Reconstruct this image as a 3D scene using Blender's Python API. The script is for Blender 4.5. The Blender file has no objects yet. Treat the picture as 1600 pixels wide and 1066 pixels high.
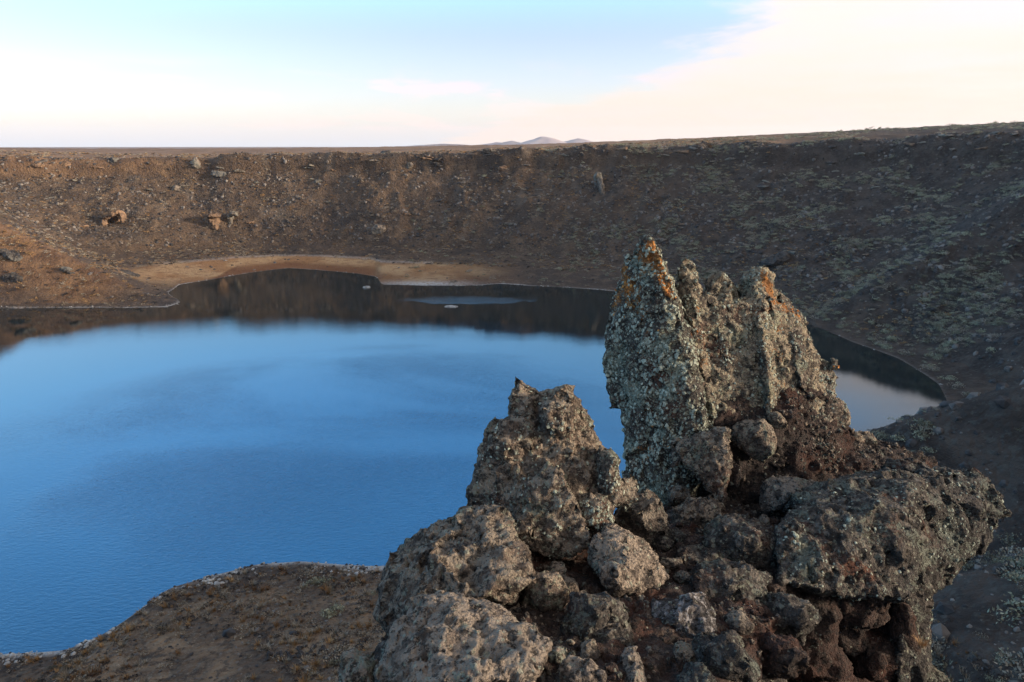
import bpy, bmesh, math, random
import numpy as np
from mathutils import Vector, Matrix, Euler

sc = bpy.context.scene
COL = sc.collection
R = math.radians

# ------------------------------------------------------------------ camera
PITCH, FPX, CAMH = R(16.0), 1067.0, 60.0
cam = bpy.data.cameras.new("camera")
cam.sensor_width = 36.0
cam.lens = 36.0 * FPX / 1600.0
cam.clip_start = 0.1
cam.clip_end = 40000.0
camo = bpy.data.objects.new("camera", cam)
COL.objects.link(camo)
camo.location = (0, 0, CAMH)
camo.rotation_euler = (math.pi / 2 - PITCH, 0, 0)
sc.camera = camo

# ------------------------------------------------------------------ light
SUN_EL, SUN_AZ = R(9.5), R(99.0)            # azimuth clockwise from +Y (view direction)
sund = bpy.data.lights.new("sun", 'SUN')
sund.energy = 3.4
sund.angle = R(9.0)
sund.color = (1.0, 0.83, 0.66)
suno = bpy.data.objects.new("sun", sund)
COL.objects.link(suno)
sdir = Vector((math.sin(SUN_AZ) * math.cos(SUN_EL), math.cos(SUN_AZ) * math.cos(SUN_EL), math.sin(SUN_EL)))
suno.rotation_euler = sdir.to_track_quat('Z', 'Y').to_euler()
suno.location = (300, 0, 200)

sc.view_settings.view_transform = 'Standard'
sc.view_settings.look = 'None'
sc.view_settings.exposure = 1.5
sc.view_settings.gamma = 1.0
sc.view_settings.use_curve_mapping = False


class NT:
    """tiny node-graph helper"""
    def __init__(self, tree):
        self.t = tree
    def n(self, typ, **kw):
        nd = self.t.nodes.new(typ)
        for k, v in kw.items():
            setattr(nd, k, v)
        return nd
    def put(self, sock, v):
        if isinstance(v, bpy.types.NodeSocket):
            self.t.links.new(v, sock)
        elif v is not None:
            if sock.type == 'RGBA' and not isinstance(v, (int, float)) and len(v) == 3:
                v = (*v, 1.0)
            sock.default_value = v
    def math(self, op, a, b=None, c=None, clamp=False):
        nd = self.n('ShaderNodeMath', operation=op)
        nd.use_clamp = clamp
        for i, v in enumerate((a, b, c)):
            if v is not None:
                self.put(nd.inputs[i], v)
        return nd.outputs[0]
    def vmath(self, op, a, b=None):
        nd = self.n('ShaderNodeVectorMath', operation=op)
        self.put(nd.inputs[0], a)
        if b is not None:
            self.put(nd.inputs[3 if op == 'SCALE' else 1], b)
        return nd.outputs[0]
    def mix(self, f, a, b, blend='MIX'):
        nd = self.n('ShaderNodeMix', data_type='RGBA', blend_type=blend)
        self.put(nd.inputs[0], f); self.put(nd.inputs[6], a); self.put(nd.inputs[7], b)
        return nd.outputs[2]
    def step(self, x, lo, hi):
        nd = self.n('ShaderNodeMapRange', interpolation_type='SMOOTHSTEP')
        self.put(nd.inputs[0], x); self.put(nd.inputs[1], lo); self.put(nd.inputs[2], hi)
        return nd.outputs[0]
    def lin(self, x, lo, hi, a, b):
        nd = self.n('ShaderNodeMapRange')
        for i, v in enumerate((x, lo, hi, a, b)):
            self.put(nd.inputs[i], v)
        return nd.outputs[0]
    def noise(self, vec, scale, detail=4, rough=0.55, dist=0.0, col=False):
        nd = self.n('ShaderNodeTexNoise')
        self.put(nd.inputs['Vector'], vec)
        nd.inputs['Scale'].default_value = scale
        nd.inputs['Detail'].default_value = detail
        nd.inputs['Roughness'].default_value = rough
        nd.inputs['Distortion'].default_value = dist
        return nd.outputs[1 if col else 0]
    def voro(self, vec, scale, feature='F1', out=0, rnd=1.0):
        nd = self.n('ShaderNodeTexVoronoi', feature=feature)
        self.put(nd.inputs['Vector'], vec)
        nd.inputs['Scale'].default_value = scale
        nd.inputs['Randomness'].default_value = rnd
        return nd.outputs[out]


# ------------------------------------------------------------------ sky
world = bpy.data.worlds.new("World")
sc.world = world
world.use_nodes = True
W = NT(world.node_tree)
bg = world.node_tree.nodes['Background']
sk = W.n('ShaderNodeTexSky', sky_type='NISHITA')
sk.sun_disc = False
sk.sun_elevation = SUN_EL
sk.sun_rotation = SUN_AZ
sk.air_density = 1.0
sk.dust_density = 0.4
sk.ozone_density = 2.5
SKY_STRENGTH = 0.12
gen = W.n('ShaderNodeTexCoord').outputs['Generated']
sx = W.n('ShaderNodeSeparateXYZ'); W.put(sx.inputs[0], gen)
dx, dy, dz = sx.outputs
up = W.math('MAXIMUM', dz, 0.0)
den = W.math('ADD', up, 0.05)
px = W.math('DIVIDE', dx, den)
py = W.math('DIVIDE', dy, den)
cp = W.n('ShaderNodeCombineXYZ'); W.put(cp.inputs[0], px); W.put(cp.inputs[1], py)
cpv = cp.outputs[0]
# pale haze low over the horizon all the way round
K = 1.0 / SKY_STRENGTH
# the blue deepens and strengthens up to mid-height, the same in every direction
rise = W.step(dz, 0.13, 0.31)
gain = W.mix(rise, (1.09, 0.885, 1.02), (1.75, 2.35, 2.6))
gain = W.mix(W.step(dz, 0.42, 0.80), gain, (1.9, 1.35, 1.05))  # overhead sky, out of view, warmed to make the ambient light less blue
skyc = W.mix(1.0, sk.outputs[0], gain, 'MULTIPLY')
low = W.math('POWER', W.math('SUBTRACT', 1.0, up, clamp=True), 17.0)
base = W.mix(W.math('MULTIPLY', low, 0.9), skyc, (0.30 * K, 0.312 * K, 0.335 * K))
# big bank of cloud over the right-hand side
fy0 = W.math('SUBTRACT', 1.25, W.math('MULTIPLY', W.math('MAXIMUM', W.math('SUBTRACT', 3.6, py), 0.0), 0.4))
fy = W.math('SUBTRACT', fy0, W.math('MULTIPLY', W.math('MAXIMUM', W.math('SUBTRACT', py, 7.5), 0.0), 0.30))
n1 = W.noise(cpv, 0.8, 8, 0.68, 0.5)
edge = W.math('ADD', W.math('SUBTRACT', px, fy), W.math('MULTIPLY', W.math('SUBTRACT', n1, 0.5), 2.2))
bank = W.step(edge, -0.12, 0.62)
bank = W.math('MULTIPLY', bank, W.lin(W.noise(cpv, 0.9, 5, 0.55), 0.30, 0.62, 0.72, 1.0))
cloudcol = W.mix(W.step(dz, 0.02, 0.16), (0.385 * K, 0.315 * K, 0.268 * K), (0.40 * K, 0.352 * K, 0.325 * K))
base = W.mix(bank, base, cloudcol)
# thin wisps, streaked sideways, near the horizon
mp = W.n('ShaderNodeMapping'); W.put(mp.inputs[0], cpv); mp.inputs['Scale'].default_value = (0.55, 0.34, 1); mp.inputs['Location'].default_value = (3.1, 7.3, 0)
wn = W.noise(mp.outputs[0], 1.0, 6, 0.6, 0.4)
wisp = W.math('MULTIPLY', W.step(wn, 0.46, 0.58), W.math('MULTIPLY', W.step(dz, 0.012, 0.035), W.math('SUBTRACT', 1.0, W.step(dz, 0.07, 0.115))))
base = W.mix(W.math('MULTIPLY', wisp, 0.9), base, (0.40 * K, 0.318 * K, 0.285 * K), 'LIGHTEN')
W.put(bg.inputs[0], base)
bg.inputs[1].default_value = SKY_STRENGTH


# ------------------------------------------------------------------ numpy noise
def _hash(ix, iy, iz, seed):
    h = (ix * 374761393 + iy * 668265263 + iz * 2147483647 + seed * 1274126177) & 0xFFFFFFFF
    h = ((h ^ (h >> 13)) * 1274126177) & 0xFFFFFFFF
    h = ((h ^ (h >> 16)) * 2246822519) & 0xFFFFFFFF
    return h ^ (h >> 15)

def vnoise(p, seed=0):
    """gradient noise in about -1..1, p is (N,3)"""
    p = np.asarray(p, dtype=np.float64)
    i = np.floor(p).astype(np.int64)
    f = p - i
    u = f * f * f * (f * (f * 6 - 15) + 10)
    res = 0.0
    for cx in (0, 1):
        for cy in (0, 1):
            for cz in (0, 1):
                h = _hash(i[:, 0] + cx, i[:, 1] + cy, i[:, 2] + cz, seed)
                gx = (h & 1023) / 511.5 - 1; gy = ((h >> 10) & 1023) / 511.5 - 1; gz = ((h >> 20) & 1023) / 511.5 - 1
                d = gx * (f[:, 0] - cx) + gy * (f[:, 1] - cy) + gz * (f[:, 2] - cz)
                w = (u[:, 0] if cx else 1 - u[:, 0]) * (u[:, 1] if cy else 1 - u[:, 1]) * (u[:, 2] if cz else 1 - u[:, 2])
                res = res + w * d
    return res * 1.3

def fbm(p, octaves=4, seed=0, gain=0.5, ridged=False):
    a, s, t = 1.0, 0.0, 0.0
    q = np.asarray(p, dtype=np.float64)
    for o in range(octaves):
        v = vnoise(q, seed + o * 17)
        if ridged:
            v = 1 - 2 * np.abs(v)
        s = s + a * v; t += a
        a *= gain; q = q * 2.03 + 11.7
    return s / t

def worley(p, seed=0):
    p = np.asarray(p, dtype=np.float32)
    i = np.floor(p).astype(np.int64)
    f1 = np.full(len(p), 9.0, np.float32); f2 = f1.copy()
    for cx in (-1, 0, 1):
        for cy in (-1, 0, 1):
            for cz in (-1, 0, 1):
                jx, jy, jz = i[:, 0] + cx, i[:, 1] + cy, i[:, 2] + cz
                h = _hash(jx, jy, jz, seed)
                dx_ = jx + (h & 1023) / 1023.0 - p[:, 0]
                dy_ = jy + ((h >> 10) & 1023) / 1023.0 - p[:, 1]
                dz_ = jz + ((h >> 20) & 1023) / 1023.0 - p[:, 2]
                d = (dx_ * dx_ + dy_ * dy_ + dz_ * dz_).astype(np.float32)
                f2 = np.minimum(f2, np.maximum(f1, d)); f1 = np.minimum(f1, d)
    return np.sqrt(f1), np.sqrt(f2)

def facets(p, seed=0, tilt=0.8, ids=False):
    """fractured blocks: every cell gets its own height and its own tilted face; also returns the distance to the cell border"""
    p = np.asarray(p, dtype=np.float32)
    i = np.floor(p).astype(np.int64)
    f1 = np.full(len(p), 9.0, np.float32); f2 = f1.copy(); hid = np.zeros(len(p), np.int64)
    rel = np.zeros((len(p), 3), np.float32)
    for cx in (-1, 0, 1):
        for cy in (-1, 0, 1):
            for cz in (-1, 0, 1):
                jx, jy, jz = i[:, 0] + cx, i[:, 1] + cy, i[:, 2] + cz
                h = _hash(jx, jy, jz, seed)
                v = np.stack([p[:, 0] - (jx + (h & 1023) / 1023.0), p[:, 1] - (jy + ((h >> 10) & 1023) / 1023.0), p[:, 2] - (jz + ((h >> 20) & 1023) / 1023.0)], 1).astype(np.float32)
                d = (v * v).sum(1)
                f2 = np.minimum(f2, np.maximum(f1, d))
                nw = d < f1
                f1 = np.where(nw, d, f1); hid = np.where(nw, h, hid); rel[nw] = v[nw]
    h2 = (hid * 2654435761 & 0xFFFFFFFF) >> 3
    g = np.stack([(h2 & 255) / 127.5 - 1, ((h2 >> 8) & 255) / 127.5 - 1, ((h2 >> 16) & 255) / 127.5 - 1], 1)
    off = ((h2 >> 9) & 1023) / 511.5 - 1
    if ids: return hid, g, np.sqrt(f2) - np.sqrt(f1)
    return 0.45 * off + tilt * (rel * g).sum(1), np.sqrt(f2) - np.sqrt(f1)

def n2(x, y, s, octv=4, seed=0, ridged=False):
    return fbm(np.stack([x.ravel() / s, y.ravel() / s, np.full(x.size, 0.37)], 1), octv, seed, ridged=ridged).reshape(x.shape)

def sstep(x, a, b):
    t = np.clip((x - a) / (b - a), 0, 1)
    return t * t * (3 - 2 * t)


# ------------------------------------------------------------------ helpers
CP, SP = math.cos(PITCH), math.sin(PITCH)
def pix(px_, py_, depth):
    """point of the place seen at a photo pixel, depth metres along the view axis"""
    x = (px_ - 800) / FPX; y = (533 - py_) / FPX
    return Vector((x * depth, (CP + y * SP) * depth, CAMH + (-SP + y * CP) * depth))

def tag(o, label=None, cat=None, group=None, kind=None):
    if label: o['label'] = label
    if cat: o['category'] = cat
    if group: o['group'] = group
    if kind: o['kind'] = kind
    return o

def link(name, me, mat=None, parent=None):
    o = bpy.data.objects.new(name, me)
    if mat is not None and len(me.materials) == 0:
        me.materials.append(mat)
    COL.objects.link(o)
    if parent is not None:
        o.parent = parent
    return o

def empty(name, loc):
    o = bpy.data.objects.new(name, None)
    o.empty_display_size = 0.2
    o.location = loc
    COL.objects.link(o)
    return o

def fast_mesh(name, verts, faces, smooth=True):
    """faces: (N,3) or (N,4) array"""
    me = bpy.data.meshes.new(name)
    v = np.ascontiguousarray(verts, np.float32); f = np.ascontiguousarray(faces, np.int32)
    k = f.shape[1]
    me.vertices.add(len(v)); me.vertices.foreach_set('co', v.ravel())
    me.loops.add(f.size); me.loops.foreach_set('vertex_index', f.ravel())
    me.polygons.add(len(f)); me.polygons.foreach_set('loop_start', np.arange(0, f.size, k, dtype=np.int32))
    me.polygons.foreach_set('use_smooth', np.full(len(f), smooth))
    me.update(calc_edges=True)
    return me

def get_co(me):
    a = np.empty(len(me.vertices) * 3, np.float32); me.vertices.foreach_get('co', a)
    return a.reshape(-1, 3).astype(np.float64)

def get_no(me):
    a = np.empty(len(me.vertices) * 3, np.float32); me.vertex_normals.foreach_get('vector', a)
    return a.reshape(-1, 3).astype(np.float64)

def set_co(me, co):
    me.vertices.foreach_set('co', np.ascontiguousarray(co, np.float32).ravel()); me.update()

def fattr(me, name, arr):
    at = me.attributes.new(name, 'FLOAT', 'POINT')
    at.data.foreach_set('value', np.ascontiguousarray(arr, np.float32).ravel())


# ------------------------------------------------------------------ materials
def new_mat(name):
    m = bpy.data.materials.new(name); m.use_nodes = True
    t = NT(m.node_tree)
    return m, t, m.node_tree.nodes['Principled BSDF']

def attr(t, name):
    a = t.n('ShaderNodeAttribute'); a.attribute_name = name
    return a.outputs['Fac']

def bump(t, h, dist, strength=1.0, prev=None):
    b = t.n('ShaderNodeBump')
    b.inputs['Strength'].default_value = strength
    b.inputs['Distance'].default_value = dist
    t.put(b.inputs['Height'], h)
    if prev is not None:
        t.put(b.inputs['Normal'], prev)
    return b.outputs[0]

def terrain_material():
    m, t, p = new_mat("crater_ground")
    pos = t.n('ShaderNodeNewGeometry').outputs['Position']
    a = t.noise(pos, 0.035, 5, 0.6, 0.5)
    b = t.noise(pos, 0.16, 5, 0.6)
    c = t.noise(pos, 0.9, 4, 0.65)
    col = t.mix(t.step(a, 0.36, 0.62), (0.070, 0.053, 0.041), (0.130, 0.088, 0.058))
    col = t.mix(t.math('MULTIPLY', t.step(b, 0.47, 0.66), 0.75), col, (0.20, 0.138, 0.086))
    col = t.mix(t.math('MULTIPLY', t.step(c, 0.46, 0.62), 0.6), col, (0.030, 0.026, 0.024))
    col = t.mix(t.math('MULTIPLY', t.step(t.noise(pos, 2.3, 3, 0.6), 0.56, 0.68), 0.5), col, (0.17, 0.145, 0.115))
    st = attr(t, 'streak')
    col = t.mix(t.math('MULTIPLY', t.step(st, 0.1, 0.6), 0.38), col, (0.20, 0.165, 0.125))
    col = t.mix(t.math('MULTIPLY', t.step(st, -0.1, -0.6), 0.45), col, (0.036, 0.031, 0.029))
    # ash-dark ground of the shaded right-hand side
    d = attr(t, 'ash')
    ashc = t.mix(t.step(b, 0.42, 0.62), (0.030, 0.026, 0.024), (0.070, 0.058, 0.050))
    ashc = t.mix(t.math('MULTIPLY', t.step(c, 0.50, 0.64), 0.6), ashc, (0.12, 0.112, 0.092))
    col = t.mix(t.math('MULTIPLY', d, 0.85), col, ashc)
    # dry grass of the plain
    gr = t.mix(t.step(t.noise(pos, 0.05, 5, 0.6), 0.4, 0.65), (0.25, 0.148, 0.080), (0.36, 0.222, 0.125))
    gr = t.mix(t.math('MULTIPLY', t.step(c, 0.50, 0.62), 0.5), gr, (0.07, 0.058, 0.045))
    col = t.mix(attr(t, 'plain'), col, gr)
    # ochre flanks
    oc = t.mix(t.step(b, 0.38, 0.62), (0.165, 0.092, 0.050), (0.30, 0.170, 0.085))
    col = t.mix(attr(t, 'ochre'), col, oc)
    pc = t.mix(t.step(b, 0.40, 0.62), (0.155, 0.105, 0.066), (0.34, 0.225, 0.130))
    pc = t.mix(t.math('MULTIPLY', t.step(c, 0.50, 0.62), 0.75), pc, (0.06, 0.044, 0.034))
    pc = t.mix(t.math('MULTIPLY', t.step(t.noise(pos, 3.1, 4, 0.7), 0.54, 0.66), 0.7), pc, (0.40, 0.30, 0.20))
    col = t.mix(attr(t, 'bank'), col, pc)
    # beach: tan and rust bands of dried shore
    bz = attr(t, 'beach')
    band = t.noise(pos, 0.05, 3, 0.5)
    bc = t.mix(t.step(band, 0.42, 0.58), (0.33, 0.185, 0.085), (0.44, 0.29, 0.15))
    bc = t.mix(t.math('MULTIPLY', t.step(t.noise(pos, 0.3, 4, 0.6), 0.5, 0.65), 0.5), bc, (0.17, 0.080, 0.040))
    bc = t.mix(t.math('MULTIPLY', attr(t, 'wet'), 0.85), bc, t.mix(band, (0.11, 0.048, 0.022), (0.22, 0.095, 0.040)))
    col = t.mix(bz, col, bc)
    col = t.mix(1.0, col, t.mix(attr(t, 'beach'), (0.74, 0.73, 0.74), (0.84, 0.79, 0.76)), 'MULTIPLY')
    # salt crust along the waterline
    sal = t.math('MULTIPLY', attr(t, 'salt'), t.step(t.noise(pos, 0.8, 5, 0.7), 0.36, 0.52))
    col = t.mix(sal, col, (0.52, 0.49, 0.45))
    t.put(p.inputs['Base Color'], col)
    p.inputs['Roughness'].default_value = 0.95
    p.inputs['Specular IOR Level'].default_value = 0.15
    h = t.math('ADD', t.math('MULTIPLY', t.noise(pos, 0.6, 6, 0.65), 1.0), t.math('MULTIPLY', t.voro(pos, 1.1), -0.35))
    t.put(p.inputs['Normal'], bump(t, h, 0.9, 1.0))
    return m

def rock_material(name, base=(0.15, 0.125, 0.105), dark=(0.045, 0.040, 0.037), red=(0.12, 0.052, 0.032), red_amt=0.35,
                  pale=(0.36, 0.33, 0.285), pale_amt=0.5, lichen=(0.33, 0.37, 0.31), lich_amt=0.4, orange=0.0, top=0.5, bumps=1.0, seed=0.0):
    m, t, p = new_mat(name)
    geo = t.n('ShaderNodeNewGeometry')
    pos = t.vmath('ADD', geo.outputs['Position'], (seed, seed * 1.7, 0))
    big = t.noise(pos, 1.1, 5, 0.6, 0.4)
    mid = t.noise(pos, 5.0, 5, 0.62)
    fin = t.noise(pos, 24.0, 5, 0.68)
    cells = t.voro(pos, 17.0, 'F1', 1)
    crnd = t.n('ShaderNodeSeparateColor'); t.put(crnd.inputs[0], cells)
    col = t.mix(t.step(t.math('ADD', t.math('MULTIPLY', mid, 0.7), t.math('MULTIPLY', fin, 0.3)), 0.42, 0.57), dark, base)
    col = t.mix(t.math('MULTIPLY', crnd.outputs[0], 0.45), col, t.mix(crnd.outputs[1], dark, pale))
    col = t.mix(t.math('MULTIPLY', t.step(big, 0.60 - red_amt * 0.25, 0.74 - red_amt * 0.25), 0.85), col, t.mix(fin, red, (red[0] * 1.7, red[1] * 1.6, red[2] * 1.5)))
    col = t.mix(t.math('MULTIPLY', t.step(t.noise(pos, 0.9, 3, 0.5), 0.42, 0.60), 0.45), col, t.mix(0.5, dark, (0.075, 0.073, 0.070)))
    # pale weathered and lichened upper faces
    nz = t.n('ShaderNodeSeparateXYZ'); t.put(nz.inputs[0], geo.outputs['Normal'])
    tops = t.math('ADD', t.math('MULTIPLY', nz.outputs[2], 0.22 * top), t.noise(pos, 7.5, 6, 0.68, 0.6))
    pf = t.step(tops, 0.68 - 0.18 * pale_amt, 0.76 - 0.18 * pale_amt)
    col = t.mix(t.math('MULTIPLY', pf, 0.85), col, t.mix(fin, pale, (pale[0] * 0.6, pale[1] * 0.6, pale[2] * 0.58)))
    l1 = t.math('ADD', t.noise(pos, 2.3, 4, 0.6), t.math('MULTIPLY', t.math('SUBTRACT', t.noise(pos, 30.0, 4, 0.7), 0.5), 0.75))
    lf = t.step(l1, 0.70 - 0.28 * lich_amt, 0.76 - 0.28 * lich_amt)
    lc = t.mix(t.noise(pos, 11, 3), (lichen[0] * 0.65, lichen[1] * 0.68, lichen[2] * 0.62), lichen)
    col = t.mix(t.math('MULTIPLY', lf, 0.85), col, lc)
    # round lichen rosettes of several sizes
    for sc_, th_ in ((14.0, 0.62), (27.0, 0.55)):
        vn = t.n('ShaderNodeTexVoronoi', feature='F1'); t.put(vn.inputs['Vector'], t.vmath('ADD', pos, t.vmath('SCALE', t.noise(pos, 30.0, 2, 0.6, col=True), 0.03))); vn.inputs['Scale'].default_value = sc_
        sr = t.n('ShaderNodeSeparateColor'); t.put(sr.inputs[0], vn.outputs[1])
        spot = t.math('MULTIPLY', t.math('SUBTRACT', 1.0, t.step(vn.outputs[0], 0.26, 0.40)), t.step(sr.outputs[0], 1.0 - 0.75 * lich_amt, 1.02 - 0.75 * lich_amt))
        col = t.mix(t.math('MULTIPLY', spot, 0.8), col, t.mix(sr.outputs[1], lichen, (lichen[0] * 1.25, lichen[1] * 1.15, lichen[2] * 1.05)))
    # black crust lichen specks
    col = t.mix(t.math('MULTIPLY', t.step(t.noise(pos, 19.0, 4, 0.7), 0.525, 0.60), 0.8), col, (0.022, 0.021, 0.019))
    if orange > 0:
        place = attr(t, 'rust_lichen')
        of = t.math('ADD', t.noise(t.vmath('ADD', pos, (31, 7, 3)), 1.7, 4, 0.6), t.math('MULTIPLY', t.math('SUBTRACT', t.noise(pos, 26.0, 3, 0.7), 0.5), 0.5))
        of = t.step(t.math('ADD', of, t.math('MULTIPLY', place, 0.30)), 0.74 - 0.22 * orange, 0.80 - 0.22 * orange)
        col = t.mix(t.math('MULTIPLY', of, 0.85), col, t.mix(fin, (0.24, 0.085, 0.025), (0.38, 0.18, 0.055)))
    oi = t.n('ShaderNodeObjectInfo').outputs['Random']
    col = t.mix(0.55, col, t.mix(oi, (0.58, 0.60, 0.63), (1.12, 1.04, 0.96)), 'MULTIPLY')
    t.put(p.inputs['Base Color'], col)
    p.inputs['Roughness'].default_value = 0.93
    p.inputs['Specular IOR Level'].default_value = 0.2
    h = t.math('ADD', t.math('MULTIPLY', t.noise(pos, 22.0, 8, 0.78), 1.1), t.math('MULTIPLY', t.voro(pos, 42.0), -0.55))
    h = t.math('SUBTRACT', h, t.math('MULTIPLY', t.step(t.noise(pos, 34.0, 3, 0.6), 0.56, 0.68), 0.6))
    h = t.math('ADD', h, t.math('MULTIPLY', lf, 0.18))
    t.put(p.inputs['Normal'], bump(t, h, 0.09 * bumps, 1.0))
    return m

def simple_mat(name, c1, c2, scale=6.0, rough=0.9, c3=None):
    m, t, p = new_mat(name)
    pos = t.n('ShaderNodeNewGeometry').outputs['Position']
    col = t.mix(t.step(t.noise(pos, scale, 4, 0.65), 0.35, 0.65), c1, c2)
    oi = t.n('ShaderNodeObjectInfo').outputs['Random']
    if c3:
        col = t.mix(t.step(t.noise(pos, scale * 0.13, 3, 0.6), 0.45, 0.62), col, c3)
    col = t.mix(0.45, col, t.mix(oi, (0.6, 0.6, 0.6), (1.35, 1.35, 1.35)), 'MULTIPLY')
    t.put(p.inputs['Base Color'], col)
    p.inputs['Roughness'].default_value = rough
    p.inputs['Specular IOR Level'].default_value = 0.2
    return m


# ------------------------------------------------------------------ crater terrain
CX, CY = -40.0, 200.0
def periodic(points, cols, theta, sm):
    """points: rows x,y,*values -> periodic interpolation over the angle about the crater centre"""
    P_ = np.array(points, float)
    th = np.arctan2(P_[:, 1] - CY, P_[:, 0] - CX)
    vals = [np.hypot(P_[:, 0] - CX, P_[:, 1] - CY)] + [P_[:, 2 + k] for k in range(cols)]
    o = np.argsort(th); th = th[o]
    tt = np.concatenate([th - 2 * np.pi, th, th + 2 * np.pi])
    out = []
    for v in vals:
        v = v[o]; vv = np.concatenate([v, v, v])
        dense = np.linspace(-np.pi, np.pi, 2881)[:-1]
        y = np.interp(dense, tt, vv)
        if sm > 0:
            k = int(round(sm / 360 * 2880)); ker = np.hanning(2 * k + 3); ker /= ker.sum()
            y = np.convolve(np.concatenate([y[-k - 1:], y, y[:k + 1]]), ker, 'valid')
        out.append(np.interp(theta, np.concatenate([dense, [np.pi]]), np.concatenate([y, y[:1]])))
    return out

SHORE = [(-62.8, 69.9), (-55, 70.6), (-51.3, 74.5), (-48.6, 82.8), (-43.6, 85.7), (-38.1, 88.6), (-31.7, 89.4), (-19.9, 88.1), (0, 93),
         (18, 100), (38, 103), (56, 110), (72, 124), (88, 138), (104, 152), (111.5, 168.6), (113, 190.9), (108, 207.8), (103.3, 232.1), (86, 262),
         (66, 277), (43.8, 286.7), (8.5, 297.8), (-6, 303), (-14, 299.5), (-22.7, 297.8), (-40, 298.5), (-57.3, 300.7), (-60, 305), (-63.6, 319.2),
         (-74.5, 327.6), (-95, 337), (-113.8, 343.7), (-126, 333), (-139.7, 312.8), (-148.9, 300.7), (-147, 292), (-145.4, 282.8), (-133.5, 268),
         (-131.5, 262), (-133.2, 256.7), (-147.5, 255.6), (-172, 255.6), (-196, 254.5), (-225, 246), (-248, 215), (-250, 170), (-215, 115),
         (-160, 82), (-100, 69)]
#        x, y, height of wall foot
FOOT = [(-62.8, 52, 5), (-30, 46, 6.0), (0, 60, 6), (30, 82, 3), (62, 100, 2), (120, 140, 2), (124, 190, 2), (118, 240, 3), (100, 285, 5), (70, 318, 6),
        (30, 345, 6), (0, 360, 6), (-69, 376, 6), (-125, 386, 6), (-172, 376, 6), (-202, 356, 7), (-215, 310, 9), (-240, 280, 9), (-270, 210, 4), (-265, 150, 3),
        (-225, 95, 3), (-160, 60, 3), (-100, 52, 4)]
#       x, y, rim height, height of the ground beyond
RIM = [(0, -6, 57, 57), (45, 0, 56, 57), (92, 22, 60, 61), (138, 78, 64, 68), (180, 135, 65, 71), (220, 195, 66, 74), (242, 255, 66, 80), (232, 308, 64.5, 79),
       (195, 352, 62.5, 76), (130, 392, 60, 71), (60, 414, 57.5, 65.5), (0, 422, 55.5, 61.5), (-80, 428, 53.5, 58.2), (-170, 428, 52.5, 57), (-250, 415, 51.5, 57.5), (-300, 395, 51, 63),
       (-345, 340, 52, 62), (-365, 250, 54, 62), (-350, 150, 56, 62), (-290, 60, 57, 61), (-200, 0, 57, 59), (-100, -12, 57, 58)]

def ridge(x, y, A, B, slope):
    ax, ay, az = A; bx, by, bz = B
    L2 = (bx - ax) ** 2 + (by - ay) ** 2
    u = np.clip(((x - ax) * (bx - ax) + (y - ay) * (by - ay)) / L2, -0.15, 1)
    d = np.hypot(x - (ax + u * (bx - ax)), y - (ay + u * (by - ay)))
    return az + u * (bz - az) - np.sqrt(d * d + 9.0) * slope + 3 * slope

def smax(a, b, k=2.0):
    return np.maximum(a, b) + np.log1p(np.exp(-np.abs(a - b) / k)) * k

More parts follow.
